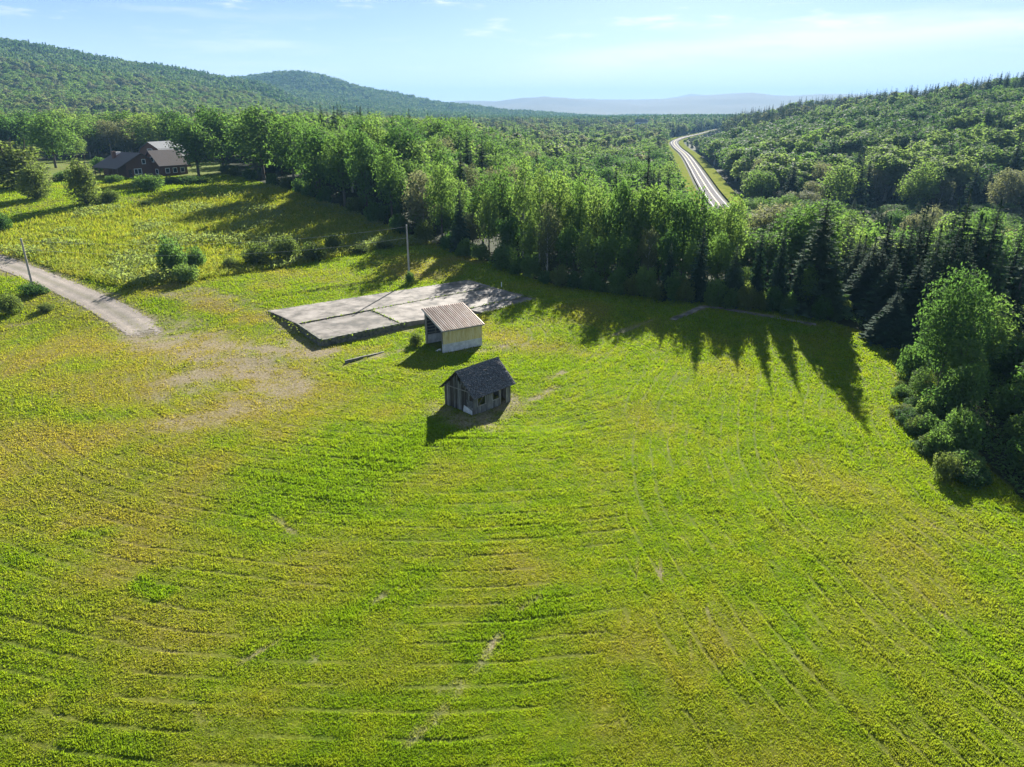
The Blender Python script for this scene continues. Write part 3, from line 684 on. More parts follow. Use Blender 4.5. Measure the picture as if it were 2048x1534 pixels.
class Frame:
    """local frame: origin at a ground corner, +x along o->p, +y to the left of it; z up"""
    def __init__(s, o, p):
        s.o = o; s.a = math.atan2(p[1]-o[1], p[0]-o[0]); s.L = math.hypot(p[0]-o[0], p[1]-o[1])
    def loc(s, q):
        dx, dy = q[0]-s.o[0], q[1]-s.o[1]; c, t = math.cos(s.a), math.sin(s.a)
        return dx*c+dy*t, -dx*t+dy*c
    def world(s, u, v):
        c, t = math.cos(s.a), math.sin(s.a); return s.o[0]+u*c-v*t, s.o[1]+u*t+v*c
SHED_FOOT = []

def build_gable_shed():
    Nc, Lc, Rc = G(947.4, 830), G(882.8, 810), G(1021, 802)
    fr = Frame(Nc, Rc); Lx = fr.L; Wy = fr.loc(Lc)[1]
    z0 = min(float(gz(*p)) for p in (Nc, Lc, Rc))
    eh = 2.25; rh = 4.05
    print('gable shed', Lx, Wy, height_at(Nc, 951, 790), height_at(fr.world(0, Wy/2), 905, 740))
    SHED_FOOT.append([fr.world(0, 0), fr.world(Lx, 0), fr.world(Lx, Wy), fr.world(0, Wy)])
    root = empty('gable_shed', (*Nc, z0-.12), fr.a)
    tag(root, 'small derelict grey board shed with dark shingled gable roof in the field', 'shed')
    # roof: two shingled slopes
    ov, og, th = .38, .32, .05
    for side in (0, 1):
        ye = -ov if side == 0 else Wy+ov; yr = Wy/2
        ze = eh-ov*(rh-eh)/(Wy/2)
        deck = MB(); sgn = 1 if side == 0 else -1
        deck.prism([(-og, ye, ze), (Lx+og, ye, ze), (Lx+og, yr, rh), (-og, yr, rh)], [(-og, ye, ze+th), (Lx+og, ye, ze+th), (Lx+og, yr, rh+th), (-og, yr, rh+th)])
        ro = deck.build('roof', M['darkwood'], root)
        sh = MB(); rows = 20; cols = 22; slope = Vector((0, yr-ye, rh-ze)); Ls = slope.length; slope.normalize(); nrm = Vector((0, -slope.z, slope.y)) if side == 0 else Vector((0, slope.z, -slope.y)) 
        if nrm.z < 0: nrm = -nrm
        for r in range(rows):
            a = Vector((0, ye, ze+th+.004))+slope*(Ls*r/rows-.02); b = a+slope*(Ls/rows*1.25)
            off = (r % 2)*.5
            x = -og-.03
            w = (Lx+2*og+.06)/cols
            for c in range(cols+1):
                xa = max(-og-.03, -og-.03+(c-off)*w+.008); xb = min(Lx+og+.03, -og-.03+(c+1-off)*w-.008)
                if xb-xa < .03 or random.random() < .012: continue
                lift = nrm*(.03+.035*random.random()); d = slope*(random.random()-.5)*.03
                p = [Vector((xa, 0, 0))+a+lift+d, Vector((xb, 0, 0))+a+lift+d, Vector((xb, 0, 0))+b+nrm*.004, Vector((xa, 0, 0))+b+nrm*.004]
                sh.poly(p); sh.poly([p[0]-lift, p[1]-lift, p[1], p[0]])
        o = sh.build('shingles', M['shingle'], ro); tag(o, kind='stuff')
    cap = MB(); cap.prism([(-og-.04, Wy/2-.14, rh-.05), (Lx+og+.04, Wy/2-.14, rh-.05), (Lx+og+.04, Wy/2, rh+.09), (-og-.04, Wy/2, rh+.09)], [(-og-.04, Wy/2-.14, rh-.02), (Lx+og+.04, Wy/2-.14, rh-.02), (Lx+og+.04, Wy/2, rh+.13), (-og-.04, Wy/2, rh+.13)])
    cap.prism([(-og-.04, Wy/2+.14, rh-.05), (Lx+og+.04, Wy/2+.14, rh-.05), (Lx+og+.04, Wy/2, rh+.09), (-og-.04, Wy/2, rh+.09)], [(-og-.04, Wy/2+.14, rh-.02), (Lx+og+.04, Wy/2+.14, rh-.02), (Lx+og+.04, Wy/2, rh+.125), (-og-.04, Wy/2, rh+.125)])
    cap.build('ridge_cap', M['shingle'], root)
    def zroof(y): return eh+(rh-eh)*(1-abs(y-Wy/2)/(Wy/2))-.01
    # frame posts, plates
    for x, y in ((.05, .05), (Lx-.05, .05), (.05, Wy-.05), (Lx-.05, Wy-.05)):
        MB().box(x-.05, x+.05, y-.05, y+.05, -.3, eh-.06).build('post', M['beam'], root)
    for y in (.06, Wy-.06): MB().box(0.1, Lx-.1, y-.05, y+.05, eh-.16, eh-.05).build('plate', M['beam'], root)
    rng = random.Random(3)
    # gable walls (x = 0 faces the camera): vertical boards, door boards, gaps, battens
    for xw, front in ((0, True), (Lx, False)):
        y = 0.0
        while y < Wy-.04:
            w = min(rng.uniform(.13, .22), Wy-y); g = .012
            yc = y+w/2; zt = zroof(yc)-.04; zb = -.25
            if front:
                f = 1-yc/Wy                                  # 0 at the left corner, 1 at the near corner
                if f > .62: zb = -.25; 
                if .50 < f < .60: zt -= .9                      # broken-off board, dark gap above
            t = .025+rng.random()*.02
            x0 = xw-t if front else xw
            mb = MB(); tl = (rng.random()-.5)*.03
            mb.prism([(x0, y+g, zb), (x0+t, y+g, zb), (x0+t, y+w-g, zb), (x0, y+w-g, zb)], [(x0, y+g+tl, min(zt, zroof(y+g)-.03)), (x0+t, y+g+tl, min(zt, zroof(y+g)-.03)), (x0+t, y+w-g+tl, min(zt, zroof(y+w-g)-.03)), (x0, y+w-g+tl, min(zt, zroof(y+w-g)-.03))])
            mb.build('board', M['oldwood' if rng.random() < .45 else 'darkwood'] if front else M['oldwood'], root)
            y += w
    # pale batten, door posts, girt across the gable, loose rafters edge
    for f, mat, w in ((.14, 'beam', .07), (.36, 'oldwood', .10), (.47, 'oldwood', .09)):
        yb = Wy*(1-f); MB().box(-.085, -.052, yb-w/2, yb+w/2, -.2, zroof(yb)-.25).build('batten', M[mat], root)
    MB().bar((-.07, .15, eh+.15), (-.07, Wy-.1, eh+.05), .10, .05).build('girt', M['beam'], root)
    for k in range(5):
        y0 = Wy*(.10+.07*k); MB().bar((-.06, y0, zroof(y0)-.15), (-.06, y0+.05, zroof(y0)-.55-.05*k), .10, .03).build('loose_slat', M['oldwood'], root)
    # horizontal boards near the near corner, with a pale sheet at the foot
    for k in range(7):
        z = .05+k*.22; MB().box(-.085, -.05, .04, Wy*.20+rng.random()*.1, z, z+.19).build('board', M['oldwood'], root)
    MB().prism([(-.16, .05, -.1), (-.13, .05, -.1), (-.13, Wy*.34, -.1), (-.16, Wy*.34, -.1)], [(-.10, .10, .62), (-.088, .10, .62), (-.088, Wy*.30, .95), (-.10, Wy*.30, .95)]).build('leaning_sheet', M['block'], root)
    # long walls (y = 0 faces the camera): boards with two window holes and a doorway
    holes = [(.10*Lx, .30*Lx, .98, 1.95), (.50*Lx, .67*Lx, .98, 2.0), (.71*Lx, .86*Lx, -.3, 2.05)]
    for yw, front in ((0, True), (Wy, False)):
        x = 0.0
        while x < Lx-.03:
            w = min(rng.uniform(.14, .22), Lx-x); xc = x+w/2; spans = [(-.25, eh-.03)]
            if front:
                for a, b, c, d in holes:
                    if a < xc < b:
                        spans = [s for s in ((-.25, c), (d, eh-.03)) if s[1]-s[0] > .06 and not (c < 0 and s[0] < 0)]
            t = .022+rng.random()*.02
            y0 = yw-t if front else yw
            for za, zb in spans:
                MB().box(x+.006, x+w-.006, y0, y0+t, za, zb-rng.random()*.03).build('board', M['oldwood'], root)
            x += w
    for a, b, c, d in holes:
        for q in (a-.03, b+.03): MB().box(q-.04, q+.04, -.075, -.045, max(c, -.2), d+.05).build('casing', M['beam'], root)
        if c > 0:
            MB().box(a-.08, b+.08, -.09, -.046, c-.07, c).build('sill', M['beam'], root)
    MB().bar((holes[0][0]+.1, -.03, 1.0), (holes[0][1]-.1, -.03, 1.9), .07, .03).build('loose_slat', M['oldwood'], root)
    MB().box(.02, Lx-.02, .02, Wy-.02, -.3, .02).build('floor', M['darkwood'], root)
build_gable_shed()

def corr(width, rise, ribs, along):
    """profile of a corrugated sheet: list of (u, h)"""
    out = []
    for i in range(ribs):
        a = i/ribs*width; p = width/ribs
        out += [(a, 0), (a+p*.30, 0), (a+p*.42, rise), (a+p*.58, rise), (a+p*.70, 0)]
    out.append((width, 0)); return out
def build_metal_shed():
    E, F, B = G(887, 706.5), G(964.5, 690.5), G(843, 688)
    fr = Frame(E, F); Lx = fr.L; Wy = fr.loc(B)[1]
    z0 = float(gz(*E))
    h1, h2 = height_at(E, 889, 659), top_z(838, 620, math.hypot(*B))-z0
    print('metal shed', Lx, Wy, h1, h2)
    h1 = min(max(h1, 2.2), 3.4); h2 = min(max(h2, h1+.6), 5.2); hb = .38*h1
    SHED_FOOT.append([fr.world(0, 0), fr.world(Lx, 0), fr.world(Lx, Wy), fr.world(0, Wy)])
    root = empty('metal_shed', (*E, z0-.05), fr.a)
    tag(root, 'open-sided lean-to shed with rusty metal roof and yellow sheet wall on white concrete', 'shed')
    zr = lambda y: h1+(h2-h1)*y/Wy
    # concrete base walls
    MB().box(0, Lx, 0, .22, -.6, hb).build('base_wall', M['block'], root)
    MB().box(Lx-.22, Lx, .222, Wy-.222, -.6, hb).build('base_wall', M['block'], root)
    MB().box(0, Lx, Wy-.22, Wy, -.6, hb).build('base_wall', M['block'], root)
    # sheet walls: front, right, back sheathing
    n = 6; w = Lx/n
    for i in range(n):
        mb = MB(); pr = corr(w, .03, 5, 0)
        for (u0, a), (u1, b) in zip(pr[:-1], pr[1:]):
            mb.poly([(i*w+u0, .03-a, hb-.03), (i*w+u1, .03-b, hb-.03), (i*w+u1, .03-b, zr(0)-.12), (i*w+u0, .03-a, zr(0)-.12)])
        mb.build('wall_sheet', M['wallmetal'], root)
    n2 = 6; w2 = Wy/n2
    for i in range(n2):
        mb = MB(); pr = corr(w2, .03, 5, 0)
        for (u0, a), (u1, b) in zip(pr[:-1], pr[1:]):
            y0, y1 = i*w2+u0, i*w2+u1
            mb.poly([(Lx-.03+a, y0, hb-.03), (Lx-.03+b, y1, hb-.03), (Lx-.03+b, y1, zr(y1)-.12), (Lx-.03+a, y0, zr(y0)-.12)])
        mb.build('wall_sheet', M['wallmetal'], root)
    MB().box(0, Lx, Wy-.06, Wy-.02, hb, zr(Wy)-.12).build('back_wall', M['dark'], root)
    for k in range(8):
        z = hb+.2+k*(zr(Wy)-hb-.4)/7; MB().box(.02, Lx-.02, Wy-.10, Wy-.062, z-.045, z+.045).build('girt', M['beam'], root)
    for k in range(5):
        x = .10+k*(Lx-.2)/4; MB().box(x-.06, x+.06, Wy-.20, Wy-.101, hb, zr(Wy)-.16).build('stud', M['beam'], root)
    for x in (.08, Lx-.12): MB().box(x-.07, x+.07, .231, .37, -.1, zr(.3)-.12).build('post', M['beam'], root)
    MB().box(.01, .15, Wy-.37, Wy-.231, -.1, zr(Wy-.3)-.12).build('post', M['beam'], root)
    # rafters and roof sheets (ribs run down the slope)
    for k in range(6):
        x = .06+k*(Lx-.12)/5; MB().bar((x, .1, zr(.1)-.09), (x, Wy-.1, zr(Wy-.1)-.09), .06, .14).build('rafter', M['beam'], root)
    o1, o2, os = .28, .30, .22; n = 7; w = (Lx+2*os)/n
    for i in range(n):
        mb = MB(); pr = corr(w+.03, .055, 3, 0); dz = .006*(i % 2)
        for (u0, a), (u1, b) in zip(pr[:-1], pr[1:]):
            x0, x1 = -os+i*w+u0, -os+i*w+u1
            mb.poly([(x0, -o1, zr(-o1)+a+dz), (x1, -o1, zr(-o1)+b+dz), (x1, Wy+o2, zr(Wy+o2)+b+dz), (x0, Wy+o2, zr(Wy+o2)+a+dz)])
        mb.build('roof_sheet', M['roofmetal'], root)
    for y, nm in ((-o1+.02, 'eave_trim'), (Wy+o2-.02, 'eave_trim')): MB().box(-os, Lx+os, y-.015, y+.015, zr(y)-.14, zr(y)-.01).build(nm, M['beam'], root)
    for x in (-os+.02, Lx+os-.02): MB().bar((x, -o1, zr(-o1)-.06), (x, Wy+o2, zr(Wy+o2)-.06), .03, .10).build('verge_board', M['whitepaint'], root)
build_metal_shed()

# low remnant wall, footing strip, stones, standpipe, white scrap
def rough_wall(name, a, b, w, h0, h1, mat, label, cat, sink=.3):
    a = np.array(a); b = np.array(b); L = np.linalg.norm(b-a); n = max(3, int(L/.4)); d = (b-a)/L; p = np.array([-d[1], d[0]])
    z0 = float(gz(*a)); root = None; mb = MB(); prev = None
    for i in range(n+1):
        q = a+(b-a)*i/n; hw = w/2*(1+.25*(RNG.random()-.5)); zt = float(gz(*q))+h0+(h1-h0)*i/n+.05*(RNG.random()-.5); zb = float(gz(*q))-sink
        cur = [(*(q-p*hw), zb), (*(q+p*hw), zb), (*(q+p*hw*.9), zt), (*(q-p*hw*.9), zt)]
        if prev: mb.prism(prev, cur)
        prev = cur
    return tag(mb.build(name, M[mat], None), label, cat)
rough_wall('wall_remnant', G(691, 727), G(768, 704), .22, .38, .06, 'mossconcrete', 'low crumbling concrete wall stub sinking into the grass left of the sheds', 'wall')
o, _ = ribbon('footing_strip', GP([(1345, 640), (1375, 628), (1407, 613), (1440, 617), (1500, 627), (1560, 638), (1632, 650)]), [.8, .9, .9, .8, .7, .7, .6], .07, M['concrete'], seg=.5, rag=.35, cols=3, sd=5)
tag(o, 'narrow bent strip of old footing laid in the grass before the spruces', 'footing')
M['stone'] = simple_mat('field_stone', [(.3, (.16, .16, .155)), (.7, (.38, .37, .36))], 3)
def stone(px, py, s, label):
    import bmesh
    x, y = G(px, py); bm = bmesh.new(); bmesh.ops.create_icosphere(bm, subdivisions=2, radius=1)
    for v in bm.verts:
        v.co *= .75+.5*random.random(); v.co.x *= 1.25; v.co.z *= .7
    me = bpy.data.meshes.new('stone'); bm.to_mesh(me); bm.free(); me.materials.append(M['stone'])
    o = link('field_stone', me, None, (x, y, float(gz(x, y))+.15*s)); o.scale = (s, s, s); o.rotation_euler = (0, 0, random.random()*6)
    tag(o, label, 'stone')
random.seed(5)
stone(1846, 722, .6, 'largest pale stone at the right-hand field edge below the spruces')
stone(1858, 731, .42, 'mid-sized stone touching the largest one at the right field edge')
stone(1838, 729, .33, 'small stone on the field side of the largest stone')
x, y = G(1003, 574); z = float(gz(x, y)); r = empty('standpipe', (x, y, z)); tag(r, 'short white standpipe with a rusty cap at the far slab corner', 'pipe')
MB().tube([(0, 0, -.2), (0, 0, .8)], [.06, .06], 10).build('pipe', M['whitepaint'], r); MB().tube([(0, 0, .8), (0, 0, .86), (0, 0, .9)], [.1, .1, .05], 10).build('cap', M['brick'], r)
x, y = G(876, 702); z = float(gz(x, y)); mb = MB(); mb.prism([(-.35, -.05, 0), (.35, -.1, 0), (.3, .1, 0), (-.3, .08, 0)], [(-.35, -.05, .06), (.35, -.1, .2), (.3, .1, .22), (-.3, .08, .05)])
o = tag(mb.build('scrap_board', M['whitepaint'], None), 'white scrap board lying in the mouth of the open metal shed', 'board'); o.location = (x, y, z); o.rotation_euler = (0, 0, .6)

# ------------------------------------------------------------------ utility poles and wires
M['polewood'] = simple_mat('pole_wood', [(.3, (.26, .23, .20)), (.7, (.46, .42, .38))], 3, stretch=(3, 3, .4))
M['metal'] = simple_mat('galvanised', [(.3, (.35, .36, .37)), (.7, (.5, .5, .5))], 3, metal=.6, rough=.4)
M['wire'] = simple_mat('wire', [(.3, (.30, .31, .32)), (.7, (.42, .43, .44))], 3, bmp=0, rough=.4, metal=.4)
POLES = []
def pole(bx, by, tx, ty, label):
    x, y = G(bx, by); z = float(gz(x, y)); h = top_z(tx, ty, math.hypot(x, y))-z
    print('pole', h, x, y)
    r = empty('utility_pole', (x, y, z)); tag(r, label, 'utility pole', 'utility poles along the lane')
    MB().tube([(0, 0, -.6), (0, 0, h*.5), (0, 0, h)], [.17, .145, .115], 12).build('shaft', M['polewood'], r)
    for dz in (.35, h*.235):
        MB().tube([(0, -.12, h-dz), (0, -.26, h-dz), (0, -.26, h-dz+.14)], [.03, .03, .05], 8).build('insulator', M['metal'], r)
    MB().tube([(0, 0, h-.002), (0, 0, h+.03)], [.135, .12], 12).build('pole_cap', M['metal'], r)
    MB().box(-.09, .09, -.19, -.15, 1.6, 1.85).build('tag_plate', M['metal'], r)
    POLES.append((x, y, z, h))
pole(819, 562, 815, 450, 'tall bare utility pole standing behind the concrete slab')
pole(65, 571, 43, 477, 'pale utility pole standing beside the gravel lane at far left')
for q, (dz, sag, lab) in enumerate(((.21, 1.5, 'upper thin wire strung between the two utility poles'), (.0, 1.7, 'lower thin wire strung between the two utility poles'))):
    a, b = POLES; za = a[2]+a[3]-(.21 if q == 0 else a[3]*.235-.14); zb = b[2]+b[3]-(.21 if q == 0 else b[3]*.235-.14)
    pts = []
    for i in range(33):
        t = i/32; pts.append((a[0]+(b[0]-a[0])*t, a[1]+(b[1]-a[1])*t-.26, za+(zb-za)*t-4*sag*t*(1-t)))
    tag(MB().tube(pts, [.013]*33, 5).build('wire', M['wire']), lab, 'wire')
# ------------------------------------------------------------------ brown house and barn
def window(parent, plane, u0, u1, z0, z1, pos, panes=1, out=-1):
    """window in a wall plane: plane 'x' -> wall runs along x at y=pos; 'y' -> wall runs along y at x=pos; out = sign of outward normal"""
    def bx(a, b, c, d, p0, p1):
        lo, hi = sorted((pos+out*p0, pos+out*p1))
        return MB().box(a, b, lo, hi, c, d) if plane == 'x' else MB().box(lo, hi, a, b, c, d)
    g = bx(u0, u1, z0, z1, .01, .035).build('window', M['glass'], parent)
    fw = .14
    for a, b, c, d in ((u0-fw, u1+fw, z1, z1+fw), (u0-fw, u1+fw, z0-fw, z0), (u0-fw, u0, z0, z1), (u1, u1+fw, z0, z1)):
        bx(a, b, c, d, .005, .07).build('frame', M['whitepaint'], g)
    for k in range(1, panes):
        u = u0+(u1-u0)*k/panes; bx(u-.07, u+.07, z0, z1, .036, .06).build('mullion', M['whitepaint'], g)
    return g
def build_house():
    A = G(238, 357); ang = math.radians(57); fr = Frame(A, (A[0]+math.cos(ang), A[1]+math.sin(ang)))
    z0 = float(gz(*A)); r = math.hypot(*A)
    print('house', A, z0)
    root = empty('brown_house', (*A, z0), ang); tag(root, 'dark brown wooden house with low spreading roof and porch among trees', 'house')
    L, D, eh = 13.0, 12.0, 2.7; pk = 6.4; mid = 7.4
    def slope_roof(x0, x1, z0_, z1_, y0, y1, name='roof', t=.18, mat='brownroof'):
        return MB().prism([(x0, y0, z0_), (x1, y0, z1_), (x1, y1, z1_), (x0, y1, z0_)], [(x0, y0, z0_+t), (x1, y0, z1_+t), (x1, y1, z1_+t), (x0, y1, z0_+t)]).build(name, M[mat], root)
    # main block: gable faces the camera, ridge along +y; the left slope runs out over a porch
    px = 2.6
    prof = lambda y: [(px, y, -.8), (L, y, -.8), (L, y, eh), (mid, y, pk-.05), (px, y, eh+(pk-eh)*(px)/(mid)-.05)]
    MB().prism(prof(0), prof(D)).build('wall', M['brown'], root)
    ro = slope_roof(-.4, mid, eh-.2, pk, -.5, D+.5)
    slope_roof(mid+.004, L+.4, pk, eh-.2, -.5, D+.5)
    for k in range(6):
        y = .1+k*(D-.2)/5; MB().box(-.1, .1, y-.1, y+.1, -.6, eh-.15).build('porch_post', M['brown'], root)
    MB().box(-.2, px, -.1, D, -.6, .05).build('porch_floor', M['brown'], root)
    for z in (.45, .85): MB().box(-.04, .04, .2, D-.2, z, z+.08).build('porch_rail', M['brown'], root)
    MB().box(px-.1, L*.55, -.06, -.003, -.8, .1).build('foundation', M['block'], root)
    window(root, 'x', 4.9, 6.9, .9, 2.2, 0, 2); window(root, 'x', 7.6, 8.5, 3.6, 4.7, 0, 1)
    d = MB().box(3.1, 4.0, -.06, -.004, .1, 2.15).build('door', M['darkwood'], root); MB().box(3.85, 3.93, -.1, -.06, 1.05, 1.15).build('handle', M['metal'], d)
    MB().box(4.0, 4.9, 8, 8.9, 4.0, 6.9).build('chimney', M['brick'], root)
    MB().box(5.3, 7.2, 9.3, 10.2, 5.4, 6.6).build('dormer', M['whitepaint'], root)
    # bulkhead step and boxes by the wall
    MB().box(2.9, 4.6, -1.5, -.1, -.8, .05).build('step', M['block'], root)
    # right wing: ridge along +x, standing forward
    wx0, wx1, wy0, wy1 = L-2.4, L+6.2, -3.6, 5.0; wp = 6.9; wm = .7; we = 3.0
    pr = lambda x: [(x, wy0, -1.0), (x, wy1, -1.0), (x, wy1, we), (x, wm, wp-.05), (x, wy0, we)]
    MB().prism(pr(wx0), pr(wx1)).build('wall', M['brown'], root)
    def wing_roof(y0, z0_, y1, z1_):
        t = .18; return MB().prism([(wx0-.5, y0, z0_), (wx1+.5, y0, z0_), (wx1+.5, y1, z1_), (wx0-.5, y1, z1_)], [(wx0-.5, y0, z0_+t), (wx1+.5, y0, z0_+t), (wx1+.5, y1, z1_+t), (wx0-.5, y1, z1_+t)]).build('roof', M['brownroof'], root)
    wing_roof(wy0-.45, we-.3, wm, wp); wing_roof(wy1+.45, we-.3, wm+.004, wp)
    window(root, 'y', -1.0, .4, 4.0, 5.2, wx0, 1, -1)
    for k in range(3): window(root, 'x', wx0+1.6+k*2.4, wx0+2.7+k*2.4, .9, 2.1, wy0, 1)
    window(root, 'y', -2.4, -1.2, .7, 1.9, wx0, 1, -1)
    # gambrel barn behind
    rb = 262; bx, by = at(286, rb); bang = math.radians(76); zb = float(gz(bx, by))
    b = empty('gambrel_barn', (bx, by, zb), bang); tag(b, 'brown gambrel barn with pale metal roof and lean-to behind the house', 'barn')
    pkz = top_z(289, 285, rb)-zb; print('barn', pkz)
    pkz = max(8.0, min(pkz, 11.5)); hw = 5.2; BL = 12
    P = [(-hw, .42*pkz), (-hw*.62, .76*pkz), (0, pkz), (hw*.62, .76*pkz), (hw, .42*pkz)]
    wallp = lambda x: [(x, -hw, -1)]+[(x, y, z-.03) for y, z in P]+[(x, hw, -1)]
    MB().prism(wallp(0), wallp(BL)).build('wall', M['brown'], b)
    for (y0, za), (y1, zb_) in zip(P[:-1], P[1:]):
        MB().prism([(-.4, y0, za), (BL+.4, y0, za), (BL+.4, y1, zb_), (-.4, y1, zb_)], [(-.4, y0, za+.12), (BL+.4, y0, za+.12), (BL+.4, y1, zb_+.12), (-.4, y1, zb_+.12)]).build('roof', M['barnroof'], b)
    window(b, 'y', -.9, .7, pkz*.55, pkz*.74, 0, 1, -1)
    MB().prism([(.2, hw, -1), (.2, hw+8, -1), (.2, hw+8, 2.4), (.2, hw, 4.2)], [(BL*.7, hw, -1), (BL*.7, hw+8, -1), (BL*.7, hw+8, 2.4), (BL*.7, hw, 4.2)]).build('lean_to', M['brown'], b)
    MB().prism([(-.2, hw-.02, 4.25), (-.2, hw+8.6, 2.3), (BL*.7+.4, hw+8.6, 2.3), (BL*.7+.4, hw-.02, 4.25)], [(-.2, hw-.02, 4.4), (-.2, hw+8.6, 2.45), (BL*.7+.4, hw+8.6, 2.45), (BL*.7+.4, hw-.02, 4.4)]).build('lean_to_roof', M['barnroof'], b)
    return (A, ang)
HOUSE = build_house()
def far_building():
    x, y = at(1284, 1150); z = float(gz(x, y))
    zt = top_z(1284, 238, 1150)
    r = empty('white_house', (x, y, z), .3); tag(r, 'tiny white house showing among treetops far down the valley', 'house')
    h = max(zt-z-4, 6)
    MB().box(-8, 8, -5, 5, -2, h).build('wall', M['whitepaint'], r)
    MB().prism([(-8.6, -5.6, h), (8.6, -5.6, h), (8.6, 5.6, h), (-8.6, 5.6, h)], [(-8.6, -.1, h+4), (8.6, -.1, h+4), (8.6, .1, h+4), (-8.6, .1, h+4)]).build('roof', M['barnroof'], r)
    for k in range(3): window(r, 'x', -6+k*4.5, -4+k*4.5, h-3, h-1.2, -5, 1)
far_building()
build_grass(); build_meadow()

# ------------------------------------------------------------------ trees: prototypes
def fib(n):
    i = np.arange(n)+.5; ph = np.arccos(1-2*i/n); th = np.pi*(1+5**.5)*i
    return np.stack([np.cos(th)*np.sin(ph), np.sin(th)*np.sin(ph), np.cos(ph)], -1)
def limb_mesh(segs, n=6):
    mb = MB()
    for pts, rads in segs: mb.tube(pts, rads, n)
    return mb
def broadleaf(name, H, Wd, base, lobes, per, leaf, mat, bark='bark', shape='round', seed=0, asp=.62, limbs=9, trunk_r=None, multi=1):
    """unit tree of height H: returns (trunk mesh, crown mesh); crown as lobes of leaves on branch ends"""
    global RNG
    keep = RNG; RNG = np.random.default_rng(seed+100); rng = RNG
    cz = (base+1)/2*H; hz = (1-base)/2*H; hw = Wd/2
    d = fib(lobes)[rng.permutation(lobes)]; d = d+rng.normal(size=d.shape)*.16; d /= np.linalg.norm(d, axis=1, keepdims=True)
    rad = .50+.34*rng.random(lobes); rad[:max(2, lobes//6)] *= .45
    ctr = d*rad[:, None]
    if shape == 'oval': ctr[:, :2] *= np.where(ctr[:, 2:] > 0, 1-.55*ctr[:, 2:], 1)
    if shape == 'dome': ctr[:, 2] = np.where(ctr[:, 2] < 0, ctr[:, 2]*.8, ctr[:, 2])
    ctr = ctr*np.array([hw, hw, hz])+np.array([0, 0, cz])
    if base <= .001: ctr[:, 2] = np.maximum(ctr[:, 2]*.95-.10*H, .10*H); ctr[:, :2] *= np.where(ctr[:, 2:] < .3*H, 1.15, 1.0)
    lr = (.30+.16*rng.random(lobes))*hw*(1 if shape != 'oval' else .95)
    allc, alln, allr = [], [], []
    for c, r in zip(ctr, lr):
        n = int(per*(r/(.38*hw))**2); v = rng.normal(size=(n, 3)); v /= np.linalg.norm(v, axis=1, keepdims=True)
        v[:, 2] = np.where((v[:, 2] < -.25) & (rng.random(n) < (.7 if base > .001 else 0)), -v[:, 2], v[:, 2])
        q = r*(1-.45*rng.random(n)**2.2)*(1+.18*rng.normal(size=n)*(rng.random(n) < .3))
        el = np.array([1, 1, min(1.25, .55+.45*hz/hw)])
        allc.append(c+v*q[:, None]*el); alln.append(v*.75+rng.normal(size=(n, 3))*.55+np.array([0, 0, .35])); allr.append(np.full(n, rng.random()*.5)+rng.random(n)*.5)
    c = np.concatenate(allc); nn = np.concatenate(alln); a = np.concatenate(allr)
    k = c[:, 2] > .25*leaf; c, nn, a = c[k], nn[k], a[k]
    V = leaf_quads(c, nn, leaf*(.65+.7*rng.random(len(c))), asp)
    crown = fast_mesh(name+'_crown', V, np.arange(len(V)).reshape(-1, 4), [M[mat]], dict(lr=np.repeat(a, 4)))
    tr = trunk_r or H*.016
    segs = []
    for m in range(multi):
        ox, oy = (0, 0) if multi == 1 else (math.cos(m*2.1)*hw*.25, math.sin(m*2.1)*hw*.25)
        w1 = rng.normal(size=2)*H*.012
        segs.append(([(ox*.2, oy*.2, -.8), (ox*.4, oy*.4, H*.18), (ox+w1[0], oy+w1[1], H*.5), (ox*1.3+w1[0]*2, oy*1.3+w1[1]*2, H*.86)], [tr*1.35, tr, tr*.62, tr*.15]))
    for i in range(min(limbs, lobes)):
        e = ctr[-1-i]; z = max(H*base*.85, min(e[2]-hw*.5, H*.7)); s = np.array([0, 0, z])
        mid = s+(e-s)*.5+np.array([0, 0, hw*.05]); segs.append(([tuple(s), tuple(mid), tuple(e)], [tr*.42, tr*.28, tr*.08]))
    tm = limb_mesh(segs, 6).mesh(name+'_trunk', M[bark])
    RNG = keep
    return tm, crown
